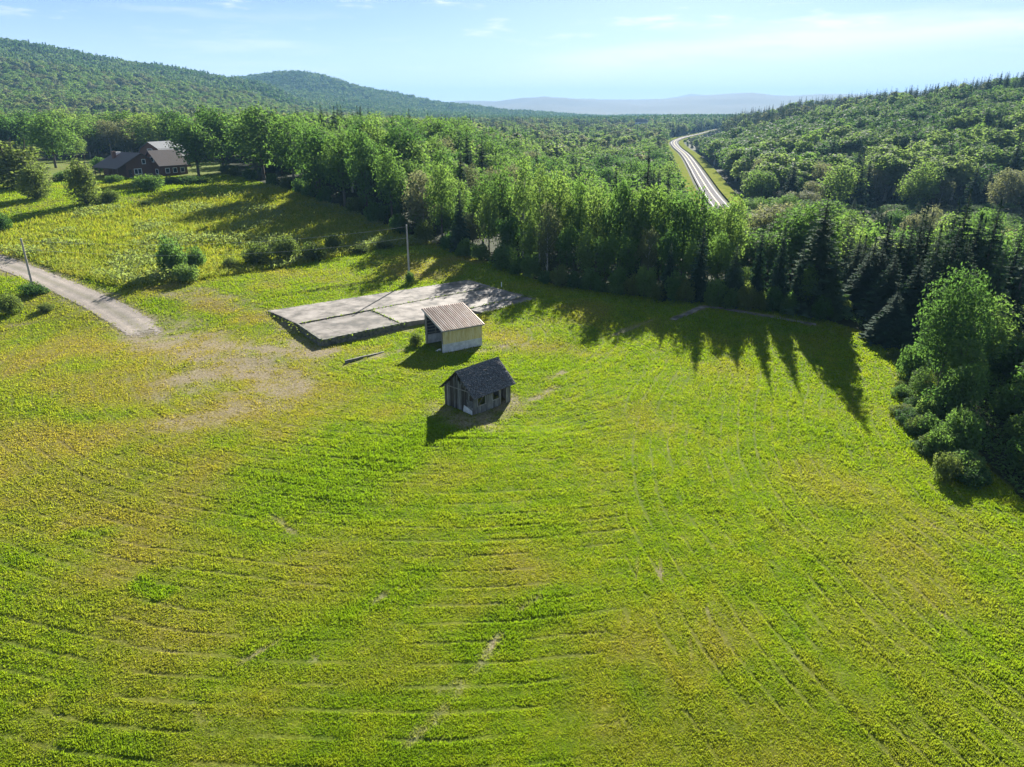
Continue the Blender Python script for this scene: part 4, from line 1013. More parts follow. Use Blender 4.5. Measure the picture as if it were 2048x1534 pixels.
def spruce(name, H, Wd, whorls, per, seed, mat='spruce', quads=5, droop=.35, lw=.21):
    global RNG
    keep = RNG; RNG = np.random.default_rng(seed+500); rng = RNG
    cs, ns_, sz, ar = [], [], [], []
    Vs = []; lrs = []
    for w in range(whorls):
        t = (w+rng.random()*.6)/whorls; z = H*(.04+.95*t); R = Wd/2*(1-t)**1.0*(.80+.35*rng.random())+.05*Wd*(1-t)+.06
        nb = max(4, int(per*(1-.45*t)))
        a0 = rng.random()*6.28
        for b in range(nb):
            a = a0+6.283*b/nb+rng.normal()*.25; zj = z+rng.normal()*H/whorls*.55; r = R*(.72+.42*rng.random()); dv = np.array([math.cos(a), math.sin(a), 0]); sd = np.array([-math.sin(a), math.cos(a), 0])
            dr = droop*(1-t*.8); br = rng.random()
            for q in range(quads):
                f0, f1 = q/quads, (q+1.35)/quads
                p0 = dv*r*f0+np.array([0, 0, zj-r*dr*f0**1.3]); p1 = dv*r*f1+np.array([0, 0, zj-r*dr*f1**1.3+.05*r*f1])
                wd = r*lw*(1.1-.5*f0)*(.7+.6*rng.random())+.05; ro = rng.normal()*.5
                s2 = sd*math.cos(ro)+np.array([0, 0, 1])*math.sin(ro)
                m = p0*.45+p1*.55; drp = np.array([0, 0, -wd*.55])
                Vs.append([p0, m+s2*wd+drp, p1, m-s2*wd+drp]); lrs.append(br*.6+rng.random()*.4)
    # leader
    for k in range(6):
        a = rng.random()*6.28; Vs.append([np.array([0, 0, H*.95]), np.array([.12*math.cos(a), .12*math.sin(a), H*.965]), np.array([0, 0, H*1.01]), np.array([-.12*math.cos(a), -.12*math.sin(a), H*.965])]); lrs.append(.5)
    V = np.array(Vs).reshape(-1, 3)
    crown = fast_mesh(name+'_crown', V, np.arange(len(V)).reshape(-1, 4), [M[mat]], dict(lr=np.repeat(np.array(lrs), 4)))
    tm = limb_mesh([([(0, 0, -.8), (0, 0, H*.5), (0, 0, H*.97)], [H*.013, H*.008, .02])]).mesh(name+'_trunk', M['bark'])
    RNG = keep
    return tm, crown
# kind -> list of (trunk mesh, crown mesh, natural height, natural width)
PROTO = {}
PROTO['maple'] = [(*broadleaf('maple', 15, 11, .10, 46, 92, .29, 'maple', seed=s, trunk_r=.26), 15, 11) for s in (1, 2, 3)]
PROTO['ash'] = [(*broadleaf('ash', 15, 9, .06, 42, 78, .26, 'aspen', seed=s, shape='dome'), 15, 9) for s in (11, 12)]
PROTO['aspen'] = [(*broadleaf('aspen', 15, 6.5, .05, 48, 62, .21, 'aspen', bark='birchbark', shape='oval', seed=s, limbs=12, trunk_r=.14), 15, 6.5) for s in (21, 22, 23)]
PROTO['silver'] = [(*broadleaf('silver', 15, 9, .08, 42, 84, .25, 'silver', bark='birchbark', seed=s), 15, 9) for s in (31, 32)]
PROTO['spruce'] = [(*spruce('spruce', 17, w, n, 15, s, droop=dr), 17, w) for w, n, s, dr in ((6.5, 46, 1, .30), (5.2, 48, 2, .40), (7.4, 44, 3, .28))]
PROTO['pine'] = [(*spruce('pine', 16, 8.5, 26, 9, 9, droop=.05, lw=.22), 16, 8.5)]
PROTO['shrub'] = [(*broadleaf('shrub', 3, 3.4, .0, 26, 110, .115, m, shape='dome', seed=s, limbs=8, trunk_r=.05, multi=3), 3, 3.4) for s, m in ((41, 'willow'), (42, 'aspen'), (43, 'willow'))]
PROTO['darkshrub'] = [(*broadleaf('darkshrub', 3, 3.4, .0, 26, 110, .12, 'maple', shape='dome', seed=s, limbs=8, trunk_r=.05, multi=3), 3, 3.4) for s in (51, 52)]
PROTO['column'] = [(*broadleaf('column', 9, 5, .0, 46, 110, .17, 'willow', shape='oval', seed=s, limbs=10, trunk_r=.12, multi=3), 9, 5) for s in (61, 62)]
PROTO['bigmaple'] = [(*broadleaf('bigmaple', 15, 13, .06, 60, 150, .24, 'maple', seed=71, trunk_r=.28), 15, 13)]
NAME = dict(maple='maple_tree', ash='broadleaf_tree', aspen='aspen_tree', silver='silver_tree', spruce='spruce_tree', pine='pine_tree', shrub='shrub', darkshrub='shrub', column='columnar_tree', bigmaple='maple_tree')
CAT = dict(maple='tree', ash='tree', aspen='tree', silver='tree', spruce='spruce', pine='pine', shrub='shrub', darkshrub='shrub', column='tree', bigmaple='tree')
TREES = []
def plant(kind, x, y, h, w=None, label=None, group=None, var=None, rot=None):
    L = PROTO[kind]; v = (RNG.integers(len(L)) if var is None else var) % len(L); tm, cm, nh, nw = L[v]
    sz = h/nh; sxy = (w/nw) if w else sz
    o = empty(NAME[kind], (x, y, float(gz(x, y))-.05), RNG.random()*6.28 if rot is None else rot)
    o.scale = (sxy, sxy, sz); tag(o, label, CAT[kind], group)
    small = kind in ('shrub', 'darkshrub')
    link('stem' if small else 'trunk', tm, o); link('foliage' if small else 'crown', cm, o)
    TREES.append((x, y, h, (w or nw*sz))); return o
PXM = lambda px_, r: px_*r/FPX*.90
def hero(kind, bx, by, ty, wpx, label, group=None, var=None):
    x, y = G(bx, by); r = math.hypot(x, y); h = top_z(bx, ty, r)-float(gz(x, y))
    return plant(kind, x, y, max(h, .5), PXM(wpx, r), label, group, var)
def hero_r(kind, px, r, ty, wpx, label, group=None, var=None):
    x, y = at(px, r); h = top_z(px, ty, r)-float(gz(x, y))
    return plant(kind, x, y, max(h, .8), PXM(wpx, r)*(1.55 if kind == 'spruce' else 1), label, group, var)
GE = 'trees along the field edge'
# --- the edge of the wood, from the house round to the right
for a in [
 ('maple', 528, 360, 208, 135, 'tall dark maple at the wood edge just right of the house lawn'),
 ('ash', 590, 380, 222, 95, 'broad tree in the wood edge, second from the house lawn'),
 ('maple', 640, 396, 234, 100, 'round-crowned maple third along the wood edge from the house lawn'),
 ('ash', 690, 412, 250, 90, 'pale-trunked broad tree above the middle of the meadow edge'),
 ('maple', 735, 428, 258, 80, 'maple on the meadow edge behind the round willow bushes'),
 ('ash', 785, 446, 292, 85, 'tree directly behind the bare utility pole, left side'),
 ('silver', 848, 470, 335, 90, 'silvery-leaved tree on the wood edge behind the utility pole'),
 ('ash', 885, 486, 310, 75, 'tree between the silvery one and the narrow dark spruce'),
 ('spruce', 921, 503, 362, 46, 'narrow dark spruce alone among broadleaf trees of the middle wood edge'),
 ('ash', 962, 512, 350, 72, 'bright green tree right of the narrow dark spruce'),
 ('ash', 1005, 528, 330, 70, 'leafy tree left of the two tall peaked crowns in the middle wood edge'),
 ('aspen', 1048, 540, 306, 62, 'tallest pointed aspen in the middle of the wood edge'),
 ('aspen', 1083, 556, 318, 60, 'pale-trunked aspen right of the tallest pointed one'),
 ('ash', 1125, 560, 340, 75, 'yellow-green tree behind the right end of the slab'),
 ('ash', 1165, 566, 352, 60, 'slim leafy tree over the dip in the treeline centre'),
 ('ash', 1205, 574, 372, 80, 'spreading tree at the low point of the treeline'),
 ('maple', 1255, 582, 352, 84, 'dark leafy tree with twin tops in the treeline'),
 ('ash', 1305, 586, 352, 84, 'light green tree below the far bend of the paved road'),
 ('ash', 1345, 590, 372, 62, 'leafy tree left of the paved road gap'),
 ('maple', 1392, 594, 358, 84, 'full-crowned tree standing in line with the paved road'),
 ('ash', 1440, 600, 400, 66, 'shorter tree just under the visible end of the paved road'),
 ('ash', 1488, 604, 392, 74, 'yellow-green round tree left of the spruce group'),
 ('spruce', 1395, 600, 438, 60, 'dark spruce tucked under the trees below the road'),
 ('spruce', 1335, 598, 478, 46, 'short dark spruce at the foot of the central treeline'),
 ('spruce', 1508, 612, 440, 48, 'slim spruce, left of the pair before the giant spruce'),
 ('spruce', 1550, 614, 436, 58, 'slim spruce, right of the pair before the giant spruce'),
 ('spruce', 1462, 610, 480, 66, 'squat spruce at the foot of the treeline left of the pair'),
 ('spruce', 1622, 620, 383, 140, 'giant dark spruce casting the longest shadow on the field'),
 ('spruce', 1590, 622, 488, 52, 'small spruce against the left skirt of the giant spruce'),
 ('ash', 1606, 626, 528, 48, 'small bright bushy tree in front of the giant spruce'),
 ('spruce', 1656, 632, 500, 60, 'lower spruce hugging the right skirt of the giant spruce'),
]:
    k_, bx_, by_, ty_, w_, lab_ = a
    if k_ != 'spruce' and bx_ > 950 and w_ > 55:
        hero_r(k_, bx_, math.hypot(*G(bx_, by_))+13, ty_, w_*1.15, lab_, GE)
    else: hero(k_, bx_, by_, ty_, w_, lab_, GE)
ORD = ['first', 'second', 'third', 'fourth', 'fifth', 'sixth', 'seventh', 'eighth', 'ninth', 'tenth', 'eleventh', 'twelfth', 'thirteenth', 'fourteenth', 'fifteenth', 'sixteenth', 'seventeenth', 'eighteenth', 'nineteenth']
def ordinal(n):
    tens = {2: 'twent', 3: 'thirt', 4: 'fort', 5: 'fift', 6: 'sixt'}
    if n <= 19: return ORD[n-1]
    return tens[n//10]+'ieth' if n % 10 == 0 else tens[n//10]+'y-'+ORD[n % 10-1]
YO = None
def YOUNG(i):
    k = sorted(range(len(yg)), key=lambda j: yg[j][0]).index(i)+1
    return f'half-grown tree at the front of the wood, {ordinal(k)} from the left'
# understorey along the foot of the wood
us = [(470, 353, 328, 26), (500, 360, 332, 26), (545, 372, 340, 28), (575, 380, 346, 28), (455, 346, 322, 24), (620, 394, 352, 30), (1120, 572, 520, 46), (1060, 556, 498, 40), (1010, 538, 478, 60), (960, 520, 478, 42), (1180, 580, 525, 44), (1235, 588, 520, 48), (1290, 594, 515, 46), (1350, 602, 530, 44), (1430, 612, 545, 46), (1490, 618, 552, 44), (1545, 622, 560, 42), (900, 500, 455, 44), (850, 484, 432, 44), (800, 468, 418, 44), (750, 446, 395, 42), (710, 428, 385, 36), (650, 405, 365, 34), (600, 388, 350, 30), (1370, 604, 548, 40), (1150, 576, 535, 38), (1035, 548, 508, 36), (1265, 592, 540, 40), (930, 512, 470, 40), (1460, 616, 566, 40), (1520, 620, 572, 36), (1575, 627, 575, 40), (1640, 640, 580, 44), (1320, 600, 556, 40), (1200, 584, 548, 36), (1090, 566, 536, 34)]
for i, (a, b, c, w) in enumerate(us):
    hero('darkshrub' if i % 3 else 'shrub', a, b, c, w, f'undergrowth shrub at the foot of the wood, {ordinal(sorted(range(len(us)), key=lambda j: us[j][0]).index(i)+1)} from the left', 'undergrowth shrubs at the foot of the wood')
yg = [(975, 352), (1015, 395), (1062, 420), (1100, 400), (1142, 425), (1185, 440), (1225, 450), (1272, 445), (1318, 430), (1362, 455), (1415, 470), (1470, 460), (1535, 500), (940, 420), (890, 400), (830, 410), (770, 380), (715, 365)]
for i, (a, c) in enumerate(yg):
    e_ = np.interp(a, [p[0] for p in EDGE_PX[::-1]], [p[1] for p in EDGE_PX[::-1]])
    hero_r(['ash', 'maple', 'ash', 'silver', 'maple'][i % 5], a, math.hypot(*G(a, e_))+5.5, c+RNG.random()*30, 56, YOUNG(i), 'young trees at the front of the wood')
# --- right-hand edge
for a in [
 ('shrub', 1700, 106, 574, 70, 'sunlit pale shrub right beside the giant spruce'),
 ('shrub', 1742, 100, 592, 66, 'rounded sunlit shrub second from the giant spruce on the right edge'),
 ('shrub', 1795, 101, 655, 42, 'low pale shrub above the stones on the right edge'),
 ('darkshrub', 1850, 96, 645, 50, 'dark leafy shrub behind the field stones'),
 ('ash', 1690, 128, 440, 78, 'round yellow-green tree just beyond the giant spruce'),
 ('ash', 1770, 132, 462, 84, 'yellow-green tree behind the broad pine on the right'),
 ('pine', 1740, 118, 455, 96, 'broad-limbed pine left of the right-hand spruces'),
 ('spruce', 1822, 112, 432, 76, 'leftmost of the tall dark spruces on the right edge'),
 ('spruce', 1872, 108, 440, 66, 'second tall dark spruce from the left on the right edge'),
 ('spruce', 1896, 118, 412, 72, 'third tall dark spruce from the left on the right edge'),
 ('spruce', 1932, 104, 448, 66, 'spruce directly behind the big right-hand maple'),
 ('spruce', 1958, 116, 398, 60, 'tall thin spruce left of the rightmost tallest one'),
 ('spruce', 1978, 110, 374, 78, 'tallest spruce near the right border of the view'),
 ('spruce', 2014, 106, 430, 70, 'dark spruce second from the right border'),
 ('spruce', 2046, 104, 400, 80, 'dark spruce cut by the right border of the view'),
 ('spruce', 1790, 104, 500, 70, 'shorter dark spruce under the leftmost tall right spruce'),
 ('spruce', 1848, 100, 505, 76, 'broad lower spruce in front of the second tall right spruce'),
 ('spruce', 1905, 97, 520, 78, 'broad lower spruce left of the big maple crown'),
 ('spruce', 1765, 112, 470, 60, 'dark spruce right of the broad-limbed pine'),
 ('spruce', 1868, 92, 585, 64, 'lowest spruce in front on the right edge'),
 ('spruce', 2000, 98, 480, 80, 'spruce rising directly over the big maple'),
 ('ash', 2048, 76, 680, 84, 'leafy green tree on the right border below the big maple'),
 ('maple', 2062, 70, 745, 80, 'dark leafy tree cut by the right border low down'),
 ('ash', 1925, 140, 445, 96, 'sunlit green tree peering between the right-hand spruces'),
 ('ash', 2010, 142, 440, 100, 'sunlit green tree behind the rightmost spruces'),
 ('ash', 1855, 138, 462, 80, 'sunlit green crown behind the leftmost tall right spruce'),
 ('bigmaple', 2005, 79, 550, 138, 'big sunlit maple at the right edge of the field'),
 ('ash', 2075, 84, 600, 120, 'leafy tree half out of view right of the big maple'),
 ('darkshrub', 1935, 80, 690, 56, 'dark thicket at the left foot of the big maple'),
 ('ash', 1972, 73, 758, 66, 'bright young tree below the big maple'),
 ('shrub', 1996, 69, 802, 50, 'yellowish bush in front of the bright young tree'),
 ('darkshrub', 2030, 70, 772, 90, 'dark rounded bush right of the bright young tree'),
 ('darkshrub', 2010, 66, 850, 70, 'dark bush low on the right border slope'),
 ('darkshrub', 1960, 72, 815, 50, 'low dark bush hugging the field edge under the big maple'),
 ('shrub', 2046, 62, 880, 66, 'pale bush in the lower right corner of the wood edge'),
 ('darkshrub', 2085, 64, 830, 80, 'dark bush beyond the right border of the view'),
 ('shrub', 1892, 86, 712, 36, 'grey-green bush just right of the stones'),
 ('darkshrub', 1975, 66, 868, 50, 'dark small bush left of the pale corner bush'),
 ('shrub', 1918, 77, 785, 26, 'little pale bush on the field rim below the stones'),
 ('shrub', 2070, 58, 935, 60, 'pale bush cut off at the lower right border'),
]: hero_r(*a[:5], a[5], GE)
for i in range(18):
    hero_r('spruce', 1775+i*19+RNG.random()*10, 97+RNG.random()*24, 405+RNG.random()*95, 52+RNG.random()*16, f'spruce in the dense dark stand on the right edge, {ordinal(i+1)} from left', 'dense dark spruce stand')
def bank_undergrowth():
    n = 160000; x = 25+RNG.random(n)*75; y = 30+RNG.random(n)*90
    k = in_poly(x, y, RB_POLY); x, y = x[k], y[k]; k = (seg_dist(x, y, RB) < 30) & inside_hull(x, y); x, y = x[k], y[k]; n = len(x)
    hg = (.15+1.0*fbm(x/3, y/3, 3, 500))*(.3+.7*RNG.random(n)); c = np.stack([x, y, gz(x, y)+hg], -1)
    V = leaf_quads(c, RNG.normal(size=(n, 3))*.7+[0, 0, 1], .10+.12*RNG.random(n), .5)
    tag(link('bank_undergrowth', fast_mesh('bank_undergrowth', V, np.arange(n*4).reshape(-1, 4), [M['maple']], dict(lr=np.repeat(RNG.random(n), 4)))), 'leafy weeds covering the bank beyond the right field edge', 'weeds', kind='stuff')
bank_undergrowth()
rim_px = list(range(1925, 2150, 15))
for i, a in enumerate(rim_px):
    e_ = np.interp(a, [1908, 1935, 1985, 2048, 2300], [800, 862, 930, 985, 1140]); r_ = math.hypot(*plane_pt(a, e_, .3)); x_, y_ = at(a, r_+2.2+2.6*RNG.random())
    plant(['darkshrub', 'shrub', 'darkshrub'][i % 3], x_, y_, .9+1.1*RNG.random(), 1.8+1.0*RNG.random(), f'low bush on the right field rim, {ordinal(i+1)} from the stones downwards', 'low bushes on the right field rim')
# scrubby young growth down the bank beyond the right edge
for i in range(120):
    t_ = 1+RNG.random()*(len(RB)-2.01); j_ = int(t_)+1; f_ = t_-int(t_); p_ = lerp(RB[j_-1], RB[j_], f_) if j_ < len(RB) else RB[-1]
    off_ = 3+24*RNG.random(); x_, y_ = p_[0]+off_*(.75+.2*RNG.random()), p_[1]+off_*(.2+.5*RNG.random())
    if not in_poly(np.array([x_]), np.array([y_]), RB_POLY)[0] or seg_dist(np.array([x_]), np.array([y_]), RB)[0] < (8.5 if y_ > 62 else 4.0): continue
    pa, pb = project(x_, y_, float(gz(x_, y_)))
    if pa > 2300: continue
    plant(['darkshrub', 'darkshrub', 'ash', 'shrub'][i % 4], x_, y_, 2.4+2.6*RNG.random()+off_*.08, None, 'young leafy thicket shrub on the right bank', 'young thicket on the right bank')
for i in range(26):
    x_, y_ = at(1960+RNG.random()*170, 60+RNG.random()*16)
    if not in_poly(np.array([x_]), np.array([y_]), RB_POLY)[0] or seg_dist(np.array([x_]), np.array([y_]), RB)[0] < 3.2: continue
    plant(['darkshrub', 'shrub'][i % 2], x_, y_, 1.6+1.6*RNG.random(), None, 'young leafy thicket shrub on the right bank', 'young thicket on the right bank')
# --- round the house
for a in [
 ('column', 38, 374, 258, 120, 'old spreading grey-green tree at far left of the house lawn'),
 ('maple', 112, 336, 226, 84, 'dark dense maple left of the house'),
 ('column', 76, 398, 308, 54, 'smaller upright bushy tree on the house lawn'),
 ('column', 174, 408, 292, 60, 'tall upright bushy tree in front of the house porch'),
 ('shrub', 298, 380, 340, 56, 'round apple tree on the lawn before the house'),
 ('maple', 398, 352, 238, 92, 'broad dark maple at the right end of the house'),
 ('shrub', 222, 404, 372, 34, 'thin pale sapling beside the tall upright tree'),
 ('ash', 150, 322, 262, 52, 'small light tree behind the upright lawn trees'),
 ('darkshrub', 205, 343, 308, 34, 'bush behind the porch end of the house'),
 ('shrub', 240, 338, 308, 40, 'pale bush behind the porch roof'),
 ('darkshrub', 345, 366, 350, 44, 'left half of the low dark hedge on the lawn'),
 ('darkshrub', 385, 366, 349, 50, 'right half of the low dark hedge on the lawn'),
 ('darkshrub', 230, 364, 346, 30, 'clipped bush under the porch'),
 ('darkshrub', 4, 462, 418, 34, 'dark bush cut by the left border above the lane'),
 ('darkshrub', 135, 360, 335, 46, 'bush in the shade below the dark maple'),
 ('shrub', 20, 352, 328, 50, 'low bush row beside the far left lawn'),
 ('maple', 448, 344, 212, 84, 'maple between the broad dark one and the wood edge'),
]: hero(*a[:5], a[5], 'trees and bushes round the house')
# --- meadow and field bushes
for a in [
 ('darkshrub', 347, 548, 455, 58, 'tall dark cone-shaped bush by the bend of the meadow'),
 ('darkshrub', 392, 535, 484, 44, 'dark bush touching the cone-shaped one on its right'),
 ('shrub', 372, 562, 520, 50, 'low leafy bush in front of the cone-shaped bush'),
 ('shrub', 520, 528, 476, 62, 'leftmost of the round willow bushes in the meadow'),
 ('shrub', 576, 520, 460, 56, 'tall round willow bush, second from the left'),
 ('shrub', 628, 518, 478, 68, 'wide round willow bush nearest the lawn'),
 ('shrub', 666, 502, 459, 42, 'rightmost small round willow bush'),
 ('shrub', 461, 535, 510, 34, 'small brownish bush left of the willow bushes'),
 ('shrub', 22, 626, 578, 42, 'lone bush in the field below the gravel lane'),
 ('shrub', 92, 622, 602, 30, 'tiny bush right of the lone bush below the lane'),
 ('darkshrub', 68, 588, 560, 46, 'weedy bush round the foot of the lane pole'),
 ('darkshrub', 820, 566, 538, 20, 'vine bush round the foot of the bare utility pole'),
 ('shrub', 832, 690, 660, 34, 'leafy bush against the open side of the metal shed'),
 ('shrub', 292, 412, 398, 22, 'small weed clump on the lawn edge below the house'),
 ('shrub', 720, 505, 486, 40, 'low willow scrub on the lawn edge right of the round bushes'),
 ('shrub', 770, 496, 478, 36, 'low scrub left of the bare utility pole'),
]: hero(*a[:5], a[5], 'bushes of the meadow and field')
# ------------------------------------------------------------------ the forest behind
def low_tree(name, tm, cm):
    """crown and trunk as one mesh, for the woods that read as a mass"""
    def arr(me):
        v = np.empty(len(me.vertices)*3, np.float32); me.vertices.foreach_get('co', v); return v.reshape(-1, 3)
    v1 = arr(cm); n1 = len(v1); k = len(cm.polygons)
    lr = np.empty(n1, np.float32); cm.attributes['lr'].data.foreach_get('value', lr)
    v2 = arr(tm); q = [p.vertices[:] for p in tm.polygons if len(p.vertices) == 4]
    F = np.concatenate([np.arange(n1).reshape(-1, 4), np.array(q)+n1]); V = np.concatenate([v1, v2])
    return fast_mesh(name, V, F, [cm.materials[0], tm.materials[0]], dict(lr=np.concatenate([lr, np.zeros(len(v2), np.float32)])), midx=[0]*k+[1]*len(q))
LOW = {
 'maple': [low_tree('far_maple', *broadleaf('far_maple', 15, 9.5, .10, 26, 40, .52, 'canopy', seed=200+s)) for s in range(3)],
 'ash': [low_tree('far_ash', *broadleaf('far_ash', 15, 8.5, .10, 24, 40, .50, 'aspen', seed=210+s, shape='dome')) for s in range(2)],
 'silver': [low_tree('far_silver', *broadleaf('far_silver', 14, 7.5, .10, 24, 40, .52, 'silver', seed=220+s, bark='birchbark')) for s in range(2)],
 'hill': [low_tree('far_birch', *broadleaf('far_birch', 14, 7.0, .15, 20, 50, .55, 'birchlit', seed=230+s, shape='dome')) for s in range(3)],
 'spruce': [low_tree('far_spruce', *spruce('far_spruce', 16, w, 24, 8, 240+s, quads=2, lw=.30, droop=.3)) for s, w in ((0, 5.6), (1, 4.6), (2, 6.2))]}
def natural(kind): return dict(maple=(15, 9.5), ash=(15, 8.5), silver=(14, 7.5), hill=(14, 7.0), spruce=(16, 5.5))[kind]
def forest_points():
    xs, ys = [], []
    for r0, r1, cell in ((85, 280, 6.6), (280, 1400, 10.0)):
        gx = np.arange(-r1, r1, cell); gy = np.arange(0, r1, cell); X, Y = np.meshgrid(gx, gy); X = X.ravel(); Y = Y.ravel()
        X = X+(RNG.random(len(X))-.5)*cell*.9; Y = Y+(RNG.random(len(Y))-.5)*cell*.9
        r = np.hypot(X, Y); th = np.degrees(np.arctan2(X, Y)); k = (r >= r0) & (r < r1) & (np.abs(th) < 43)
        xs.append(X[k]); ys.append(Y[k])
    x = np.concatenate(xs); y = np.concatenate(ys)
    k = ~in_poly(x, y, CLEAR); x, y = x[k], y[k]
    k = seg_dist(x, y, EDGE+[RB[-1]]) > np.where(x > -10, 19.0, 11.0); x, y = x[k], y[k]
    k = seg_dist(x, y, RB) > 16; x, y = x[k], y[k]
    pl = PL[::3]
    k = seg_dist(x, y, pl) > 12.5; x, y = x[k], y[k]
    return x, y
FX, FY = forest_points()
FR = np.hypot(FX, FY); FT = np.degrees(np.arctan2(FX, FY)); FZ = gz(FX, FY)
n_ = len(FX); nz = fbm(FX/45, FY/45, 3, 300); nz2 = fbm(FX/18, FY/18, 2, 310); u = RNG.random(n_)
ps = np.full(n_, .10)                                                     # share of spruce by place
ps = np.where((FT > -6) & (FT < 13.5), .16+.35*sstep(350, 900, FR), ps)
ps = np.where(FT >= 13.5, np.where(FR < 300, .45, np.where(FR < 640, .08, .80)), ps)
ps = np.clip(ps+(nz-.5)*1.3, .02, .95)
kinds = np.where(u < ps, 'spruce', np.where((FT > 14.5) & (FR > 290) & (FR < 660) & (nz2 < .66), 'hill', np.where(nz2 > .60, 'silver', np.where(RNG.random(n_) < .55, 'maple', 'ash'))))
kinds = kinds.astype(object)
HT = np.where(kinds == 'spruce', 13+9*RNG.random(n_)**1.3, 10.5+8*RNG.random(n_)); HT = np.where(kinds == 'hill', 11+7*RNG.random(n_), HT)
HT = np.where(kinds == 'silver', HT*.86, HT)
HT = HT*np.where((FR < 230) & (np.abs(FT-6) < 14), .9, 1.0)
WD = np.array([HT[i]/natural(kinds[i])[0]*natural(kinds[i])[1] for i in range(n_)])*(.9+.3*RNG.random(n_))*np.where(kinds != 'spruce', np.where(FR > 280, 1.5, 1.1), np.where(FR > 280, 1.25, 1))
cap_ = CAM_H-FR*(.098+.045*RNG.random(n_)+.03*(fbm(FX/20, FY/20, 2, 333)-.5))-FZ
HT = np.where((FT > 12.5) & (FR < 280), np.clip(HT, 4, np.maximum(cap_, 5)), HT)
# keep the view of the paved road open: the wayleave on its near side is scrubby
tp, ty_ = project(FX, FY, FZ+HT); wp = WD*.5*FPX/FR
rk = np.linspace(0, len(PFX)-1, 160).astype(int); rr_ = np.hypot(PFX[rk], PFY[rk]); rpx, rpy = project(PFX[rk], PFY[rk], gz(PFX[rk], PFY[rk])+1)
hide = np.zeros(n_, bool)
for a, b, c in zip(rpx, rpy, rr_):
    if b > 402: continue
    wpx_ = 6.5*FPX/c*.8
    hide |= (FR < c-4) & (np.abs(tp-a) < wp*.75+wpx_) & (ty_ < b+2)
HT = np.where(hide, np.minimum(HT*.32, 4.5), HT); WD = np.where(hide, WD*.4, WD)
# which trees show: front-to-back sweep over the picture columns
BIN = 4; NB = int(2900/BIN); buf = np.full(NB, 2000.0)
order = np.argsort(np.concatenate([FR, [math.hypot(t[0], t[1]) for t in TREES]]))
ax_ = np.concatenate([FX, [t[0] for t in TREES]]); ay_ = np.concatenate([FY, [t[1] for t in TREES]]); ah_ = np.concatenate([HT, [t[2] for t in TREES]]); aw_ = np.concatenate([WD, [t[3] for t in TREES]])
az_ = gz(ax_, ay_); apx, apt = project(ax_, ay_, az_+ah_); _, apb = project(ax_, ay_, az_); ar_ = np.hypot(ax_, ay_)
vis = np.zeros(len(ax_)); showtop = np.zeros(len(ax_))
for i in order:
    w = aw_[i]*.5*FPX/ar_[i]; i0 = max(0, int((apx[i]+400-w)/BIN)); i1 = min(NB-1, int((apx[i]+400+w)/BIN))
    if i1 < i0: vis[i] = -1; showtop[i] = -99; continue
    seg = buf[i0:i1+1]; showtop[i] = (seg-apt[i]).max()
    hh = apb[i]-apt[i]; vis[i] = np.clip(seg-apt[i]-.15*hh, 0, hh).sum()*BIN
    j0 = max(0, int((apx[i]+400-w*.7)/BIN)); j1 = min(NB-1, int((apx[i]+400+w*.7)/BIN))
    if j1 >= j0: buf[j0:j1+1] = np.minimum(buf[j0:j1+1], apt[i]+hh*.30)
vis = vis[:n_]; showtop = showtop[:n_]
keepf = (showtop > -6) & (apx[:n_] > -260) & (apx[:n_] < 2310)
inframe = (apx[:n_] > -20) & (apx[:n_] < 2068)
print('forest trees', n_, 'kept', keepf.sum())
# the largest-showing ones become trees of their own
def zone(i):
    t, r = FT[i], FR[i]
    if t < -17: return 'behind the house', 'wood behind the house'
    if t < -4: return 'right of the house lawn', 'wood right of the house lawn'
    if t < 13.8: return 'in the valley left of the road', 'valley wood left of the paved road'
    if r < 290: return 'in the right hollow', 'hollow beyond the right field edge'
    return 'on the right hillside', 'hillside right of the paved road'
isb = kinds != 'spruce'
single = np.zeros(n_, bool)
for msk, cnt in ((isb, 215), (~isb, 240)):
    c = np.where(msk & keepf & inframe & (vis > 0))[0]; c = c[np.argsort(-vis[c])][:cnt]; single[c] = True
DESC = dict(maple='dark green rounded broadleaf tree', ash='light green broadleaf tree', silver='silvery pale-leaved tree', hill='pale yellow-green birch crown', spruce='dark pointed spruce')
PK = dict(maple='maple', ash='ash', silver='silver', hill='aspen', spruce='spruce')
for i in np.where(single)[0]:
    z1, z2 = zone(i); k = kinds[i]
    if k == 'hill':
        L = LOW['hill'][int(RNG.integers(3))]
        o = empty('birch_tree', (FX[i], FY[i], FZ[i]-.05), RNG.random()*6.28); o.scale = (WD[i]/7.0,)*2+(HT[i]/14.0,)
        tag(o, f'{DESC[k]} {z1}', 'tree', f'{DESC[k]}s, {z2}')
        v = int(RNG.integers(len(HILLP))) if 'HILLP' in globals() else 0
        if 'HILLP' not in globals(): HILLP = [broadleaf('birch', 14, 7.0, .15, 24, 70, .42, 'birchlit', seed=260+s, shape='dome', bark='birchbark') for s in range(2)]
        link('trunk', HILLP[v][0], o); link('crown', HILLP[v][1], o)
    else:
        plant(PK[k], FX[i], FY[i], HT[i], WD[i], f'{DESC[k]} {z1}', f'{DESC[k]}s, {z2}')
rest = keepf & ~single
